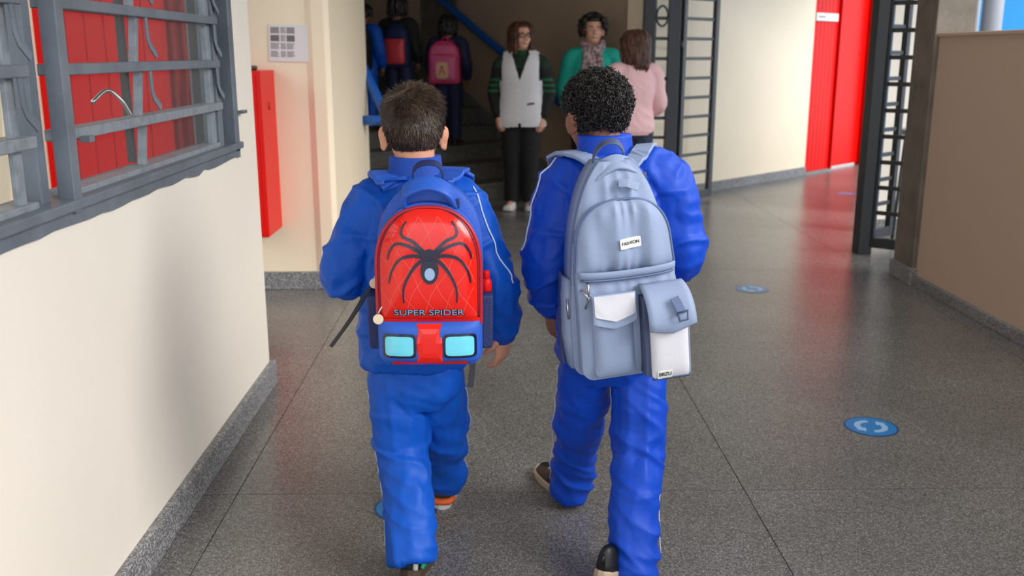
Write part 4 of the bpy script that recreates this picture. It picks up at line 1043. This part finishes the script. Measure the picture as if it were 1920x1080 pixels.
#ADULTS
# ================================================================== ADULTS AND CHILDREN IN THE BACKGROUND
def std(at, rz, h, arms, skin, yaw=0, pitch=0, child=0, gap=.052):
    f = lambda x, y, z: V((x * h, y * h, z * h))
    hs = (.158 if child else .138) * h
    sp = dict(at=at, rz=rz, head=f(0, .015, 1) - V((0, 0, hs * .52)), R=Matrix.Rotation(math.radians(yaw), 3, 'Z') @ Matrix.Rotation(math.radians(pitch), 3, 'X'), hs=hs, neck=f(0, 0, .835), skin=skin, k=h / 1.33, hand=.108 * h, vox=.008, hvox=.004, body_in=.012,
        torso=[tuple(V(r[:5]) * h) if 0 else tuple(c * h for c in r) for r in ((0, .0, .485, .098, .068), (0, .0, .52, .108, .074), (0, 0, .575, .100, .070), (0, 0, .63, .092, .064), (0, 0, .71, .102, .072), (0, 0, .77, .100, .064), (0, 0, .805, .080, .052), (0, 0, .83, .048, .042))],
        arms=[], legs=[])
    for s, a in zip((-1, 1), arms):
        sp['arms'].append(dict(s=f(s * .108, 0, .785), e=f(*a[0]), w=f(*a[1]), d=a[2], b=a[3], t=a[4], curl=a[5]))
    for s in (-1, 1):
        sp['legs'].append(dict(h=f(s * gap, 0, .48), k=f(s * (gap + .001), .012, .27), a=f(s * (gap + .002), -.01, .055), f=V((s * .15, 1, 0)), hem=(0, 0, -.012)))
    return sp
def soft_wr(p, n): return ridge((p.x, p.y, p.z * 1.6 + p.x), 8, .010) + .001 * noise.noise(p * 40)
def std_legs(sp, m, h, rad=(.062, .048, .042)):
    return trousers(sp, m, [tuple(c * h for c in r) for r in ((0, 0, .455, .06, .05), (0, 0, .49, .094, .068), (0, 0, .54, .096, .068))], [r * h for r in rad], .008, soft_wr)
def std_shoes(sp, h, up, so):
    for l in sp['legs']:
        a = V(l['a']); f = l['f'].normalized(); hl = a - f * .034 * h; shoe(sp['o'], (hl.x, hl.y, 0), f, .152 * h, up, so)
def locks(mb, C, R, hs, rnd, n, length, face=55, wave=.02, r=.014):
    """long hair: locks leave the crown, follow the skull and hang"""
    for k in range(n):
        a = math.radians(rnd.uniform(face, 360 - face)) + math.pi / 2; top = rnd.uniform(.2, 1.25)
        pts = []
        for i in range(7):
            t = i / 6; e = top + (math.pi * .56 - top) * min(1, t * 1.6); x, y, z = math.cos(a) * math.sin(e), math.sin(a) * math.sin(e), math.cos(e)
            g_ = 1.10 + rnd.uniform(-.03, .05); p = SK_C + V((x * SK_R.x, y * SK_R.y, z * SK_R.z)) * g_
            if t > .55: p = p + V((0, -.04 * (t - .55), -(t - .55) / .45 * (length * rnd.uniform(.85, 1.05))))
            p += V((math.sin(t * 9 + k), math.cos(t * 8 + k * 1.7), 0)) * wave * t * 2
            pts.append(C + R @ (p * hs))
        limb(mb, pts, [r * .6, r, r, r, r * .9, r * .75, r * .25], 2, 6)

# -- woman in the white vest
h = 1.605
w1 = std((.252, 8.55, 0), 172, h, [((-.150, -.012, .635), (-.122, .04, .502), (.1, .25, -1), (-.9, .3, 0), -1, 1.0), ((.150, -.012, .635), (.122, .045, .505), (-.1, .25, -1), (.9, .3, 0), 1, 1.0)], M['skinw'], yaw=32, pitch=3, gap=.047)
person(w1, 'smiling woman in a white vest over a dark striped sweater by the stairs')
oW = w1['o']; gr = lin(24, 92, 58); M['sweater'] = zbands('black_green_knit', lin(17, 20, 22), [(1.115, 1.135, gr), (1.065, 1.090, gr), (1.022, 1.044, gr), (1.225, 1.42, lin(22, 48, 36))])
jk = jacket(w1, M['sweater'], (.066, .058, .048, .040), .008, soft_wr, 'sweater', cuff=M['blackcloth'])
q = MB(); torso(q, [(0, .008, h * .828, .062, .058), (0, .012, h * .845, .060, .056), (0, .014, h * .858, .057, .054)]); build('neckline', q, mat('green_cloth', lin(24, 70, 44), .8), jk, smooth=True)
q = MB(); torso(q, [tuple(c * h for c in r) for r in ((0, 0, .452, .126, .088), (0, 0, .49, .124, .088), (0, 0, .56, .116, .082), (0, 0, .63, .106, .076), (0, 0, .71, .112, .082), (0, 0, .775, .112, .074), (0, 0, .815, .094, .06), (0, 0, .838, .06, .048))], .006)
limb(q, [V((-.1, 0, .80)) * h, V((0, 0, .825)) * h, V((.1, 0, .80)) * h], [.05 * h * .8, .05 * h, .05 * h * .8], 4, 14)
me = remesh(q, .008, 4); displace(me, lambda p, n: ridge((p.x * .6, p.y, p.z * 2.2 + p.x * .5), 7, .010))
bm = bmesh.new(); bm.from_mesh(me); dl = []
for f in bm.faces:
    c_ = f.calc_center_median(); x, y, z = c_.x / h, c_.y / h, c_.z / h
    vn = y > 0 and z > .70 and abs(x) < (z - .70) * .34 and z < .84
    if vn or (abs(x) < .043 and z > .822) or (abs(x) > .098 - .05 * max(0, z - .76) and z > .70) or z < .455 or z > .855 or (abs(x) < .006 and y > 0 and z < .475): dl.append(f)
bmesh.ops.delete(bm, geom=dl, context='FACES'); bm.to_mesh(me); bm.free()
ve = mesh_obj('vest', me, M['vest'], oW, smooth=True); sd = ve.modifiers.new('thickness', 'SOLIDIFY'); sd.thickness = .006; sd.offset = 1
for z in (.50, .55, .60, .65):
    q = MB(); y = .082 * h + .012; tr = snap(bvh(ve), [V((.012, .2, z * h))], .009)[0]; q.tube([tr, tr + V((0, .004, 0))], .009, 10); build('button', q, M['white'], ve)
q = MB(); pts = snap(bvh(ve), [V((-.075 - .012 * k, .2, .585 * h + .002 * k)) for k in range(8)], .008); ribbon(q, pts, (0, 0, 1), .016, .004); build('pocket_trim', q, M['navycloth'], ve)
std_legs(w1, M['blackcloth'], h, (.066, .050, .044)); std_shoes(w1, h, M['shoewhite'], M['sole'])
face_parts(oW, w1['head'], w1['R'], w1['hs'], 1, 'hairred', 1)
def long_region(u):
    return sst(.30, -.05, u.y) * sst(-.9, -.5, u.z) + (1 - sst(.30, -.05, u.y)) * sst(.42, .62, u.z)
cp = cap(w1['head'], w1['R'], w1['hs'], .12, long_region, 'hair', M['hairred'], oW)
q = MB(); locks(q, w1['head'], w1['R'], w1['hs'], random.Random(2), 100, .80, 48, .03, .018); build('hair_locks', q, M['hairred'], cp, smooth=True, kind='stuff')

# -- woman in the teal coat
h = 1.665
w2 = std((.885, 8.75, 0), 176, h, [((-.150, -.01, .63), (-.12, .05, .50), (.1, .3, -1), (-.9, .3, 0), -1, .6), ((.150, -.01, .63), (.12, .05, .50), (-.1, .3, -1), (.9, .3, 0), 1, .6)], M['skinw'], yaw=8, pitch=2)
person(w2, 'smiling woman in a teal coat and mauve scarf behind the curly-haired boy')
o2 = w2['o']
jacket(w2, M['teal'], (.078, .068, .056, .050), .009, soft_wr, 'coat', cuff=M['teal'], grow=.014)
std_legs(w2, M['blackcloth'], h); std_shoes(w2, h, M['black'], M['solebr'])
q = MB(); pts = []
for k in range(3):
    q.tube(catmull([tuple(V((.085 * math.cos(a), .012 + .075 * math.sin(a) , h * (.828 + .016 * k) + .012 * math.sin(a * 2 + k) - .03 * max(0, math.sin(a)))) ) for a in [2 * math.pi * i / 10 for i in range(11)]], 3), .026, 10)
for s, ln in ((-.03, .42), (.035, .36)):
    ribbon(q, catmull([(s, .085, h * .82), (s * 1.4, .118, h * .78), (s * 1.6, .145, h * .72), (s * 1.5, .142, h * .66)], 4), (1, 0, 0), .085, .02)
garment('scarf', q, M['scarf'], o2, .006, lambda p, n: ridge(p, 22, .008))
face_parts(o2, w2['head'], w2['R'], w2['hs'], 1, 'hairdk')
cp = cap(w2['head'], w2['R'], w2['hs'], .20, long_region, 'hair', M['hairdk'], o2)
q = MB(); rnd = random.Random(9)
for k in range(170):
    a = math.radians(rnd.uniform(48, 312)) + math.pi / 2; e = rnd.uniform(.1, 2.05); u = V((math.cos(a) * math.sin(e), math.sin(a) * math.sin(e), math.cos(e)))
    p = SK_C + V((u.x * SK_R.x, u.y * SK_R.y, u.z * SK_R.z)) * (1.20 + .16 * (e > 1.0) + rnd.uniform(-.04, .06)); p = w2['head'] + w2['R'] @ (p * w2['hs'])
    q.ell(p, (.024, .022, .026), Matrix.Rotation(rnd.uniform(0, 3), 3, 'X'), 8, 6)
me = remesh(q, .007, 2); displace(me, lambda p, n: .008 * noise.noise(p * 60)); tag(mesh_obj('hair_curls', me, M['hairdk'], cp, smooth=True), kind='stuff')

# -- woman in the pink sweater, seen from behind
h = 1.52
w3 = std((1.105, 7.72, 0), 14, h, [((-.145, .03, .63), (-.09, .12, .60), (.5, .8, .1), (-.7, .3, .6), -1, .6), ((.145, .0, .63), (.105, .10, .56), (-.4, .8, 0), (.8, .3, .5), 1, .6)], M['skinw'], yaw=30)
person(w3, 'woman in a pink sweater with long brown hair, seen from behind')
o3 = w3['o']
jacket(w3, M['pink'], (.072, .064, .054, .044), .009, soft_wr, 'sweater', cuff=M['pink'], hem=M['pink'], grow=.012)
std_legs(w3, M['denim'], h); std_shoes(w3, h, M['shoewhite'], M['sole'])
face_parts(o3, w3['head'], w3['R'], w3['hs'], 1, 'hairch')
cp = cap(w3['head'], w3['R'], w3['hs'], .13, long_region, 'hair', M['hairch'], o3)
q = MB(); locks(q, w3['head'], w3['R'], w3['hs'], random.Random(4), 120, .95, 50, .04, .019); build('hair_locks', q, M['hairch'], cp, smooth=True, kind='stuff')

# -- schoolchildren climbing the stairs
def small_bag(boy, loc, rz, mats, label, W=.13, H=.38, print_=None):
    root = empty('school_backpack', loc, (0, 0, math.radians(rz)), label=label, cat='backpack')
    m = Panel(0, H, arch(W, 0, H * .6, H, 2.4, .03), .10, .03, 3, 3); m.build('main_compartment', mats[0], root, 0, 16, 18)
    p = Panel(.03, H * .66, lambda v: W * .84 - (.03 * (1 - math.sqrt(max(0, 1 - ((.06 - v) / .03) ** 2))) if v < .06 else 0), .135, .03, 4, 4); pf = p.build('front_pocket', mats[1], root, .10, 16, 16)
    if len(mats) > 2:
        t = Panel(H * .68, H * .90, arch(W * .8, H * .68, H * .78, H * .92, 2.4, .002), .122, .014, 4, 4); t.build('top_pocket', mats[2], root, .09, 14, 12)
    q = MB(); q.tube(catmull([(-.03, -.03, H * .97), (-.02, -.035, H * 1.07), (.02, -.035, H * 1.07), (.03, -.03, H * .97)], 4), .008, 6); build('haul_loop', q, mats[0], root, smooth=True)
    if print_:
        q = MB(); p.patch(q, ov(0, .125, .058, .078, 0, 24, 5), .0015); a = build('badge', q, M['gold'], pf)
        q = MB(); p.strip(q, [(-.028, .085), (0, .170)], .011, .003); p.strip(q, [(.028, .085), (0, .170)], .011, .003); p.strip(q, [(-.018, .115), (.018, .115)], .009, .003); build('badge_print', q, M['bagpink'], a)
    for s in (-1, 1):
        q = MB(); ribbon(q, catmull([(s * .05, -.03, H * .93), (s * .065, .03, H * 1.02), (s * .075, .10, H * .98), (s * .08, .15, H * .75)], 4), (1, 0, 0), .04, .01); build('shoulder_strap', q, mats[0], root)
    return root
SR = math.degrees(math.atan2(S.y, S.x)) - 90
def stair_pos(px_x, k):
    """middle of step k (1 = lowest) on the sight line with X/Y = px_x"""
    s = S0 + (k - .45) * RUN; b = W0 + S * s
    u = (px_x * b.y - b.x) / (Q.x - px_x * Q.y); p = b + Q * u; return (p.x, p.y, k * RISE)
def kid(k, ratio, h, label, skin, top, bottom, rz, long_hair=1):
    at = stair_pos(ratio, k)
    sp = std(at, rz, h, [((-.150, -.01, .63), (-.13, .06, .52), (.1, .4, -1), (-.9, .3, 0), -1, .6), ((.150, -.01, .63), (.14, .06, .52), (-.1, .4, -1), (.9, .3, 0), 1, .6)], skin, child=1)
    person(sp, label); jacket(sp, top, (.07 * h / 1.3, .06 * h / 1.3, .052 * h / 1.3, .043 * h / 1.3), .009, soft_wr, 'jacket', cuff=top)
    std_legs(sp, bottom, h); std_shoes(sp, h, M['black'], M['solebr'])
    cp = cap(sp['head'], sp['R'], sp['hs'], .13, long_region, 'hair', M['hairdk'], sp['o'])
    q = MB(); locks(q, sp['head'], sp['R'], sp['hs'], random.Random(k), 50, .45 if long_hair else .12, 55, .03, .017); build('hair_locks', q, M['hairdk'], cp, smooth=True, kind='stuff')
    return sp
def bag_on(sp, mats, label, W, H, z, print_=None, dx=0):
    a = math.radians(sp['rz']); p = V(sp['at']) + V((-math.sin(a) * -.075 + dx, math.cos(a) * -.075, z)); return small_bag(sp, tuple(p), sp['rz'], mats, label, W, H, print_)
kA = kid(3, -.0445, 1.24, 'child with the pink backpack climbing the stairs', M['skin2'], M['navycloth'], M['navycloth'], -12)
bag_on(kA, (M['bagpink'], M['bagpinkl'], M['bagpinkl']), 'pink backpack with a pale printed badge on the climbing child', .15, .40, .60, 1)
kB = kid(4, -.094, 1.26, 'child with the dark coral-pocketed backpack climbing the stairs', M['skin2'], M['blackcloth'], M['navycloth'], -20)
bag_on(kB, (M['navycloth'], M['bagcoral'], M['bagnavy']), 'dark backpack with a coral front pocket on the climbing child', .115, .40, .60, None, .05)
kC = kid(4, -.129, 1.18, 'child in blue trousers half hidden behind the cream jamb', M['skin2'], M['track'], M['track'], -20, 0)
bag_on(kC, (M['blackcloth'], M['blackcloth']), 'black backpack half hidden behind the cream jamb', .13, .40, .58)
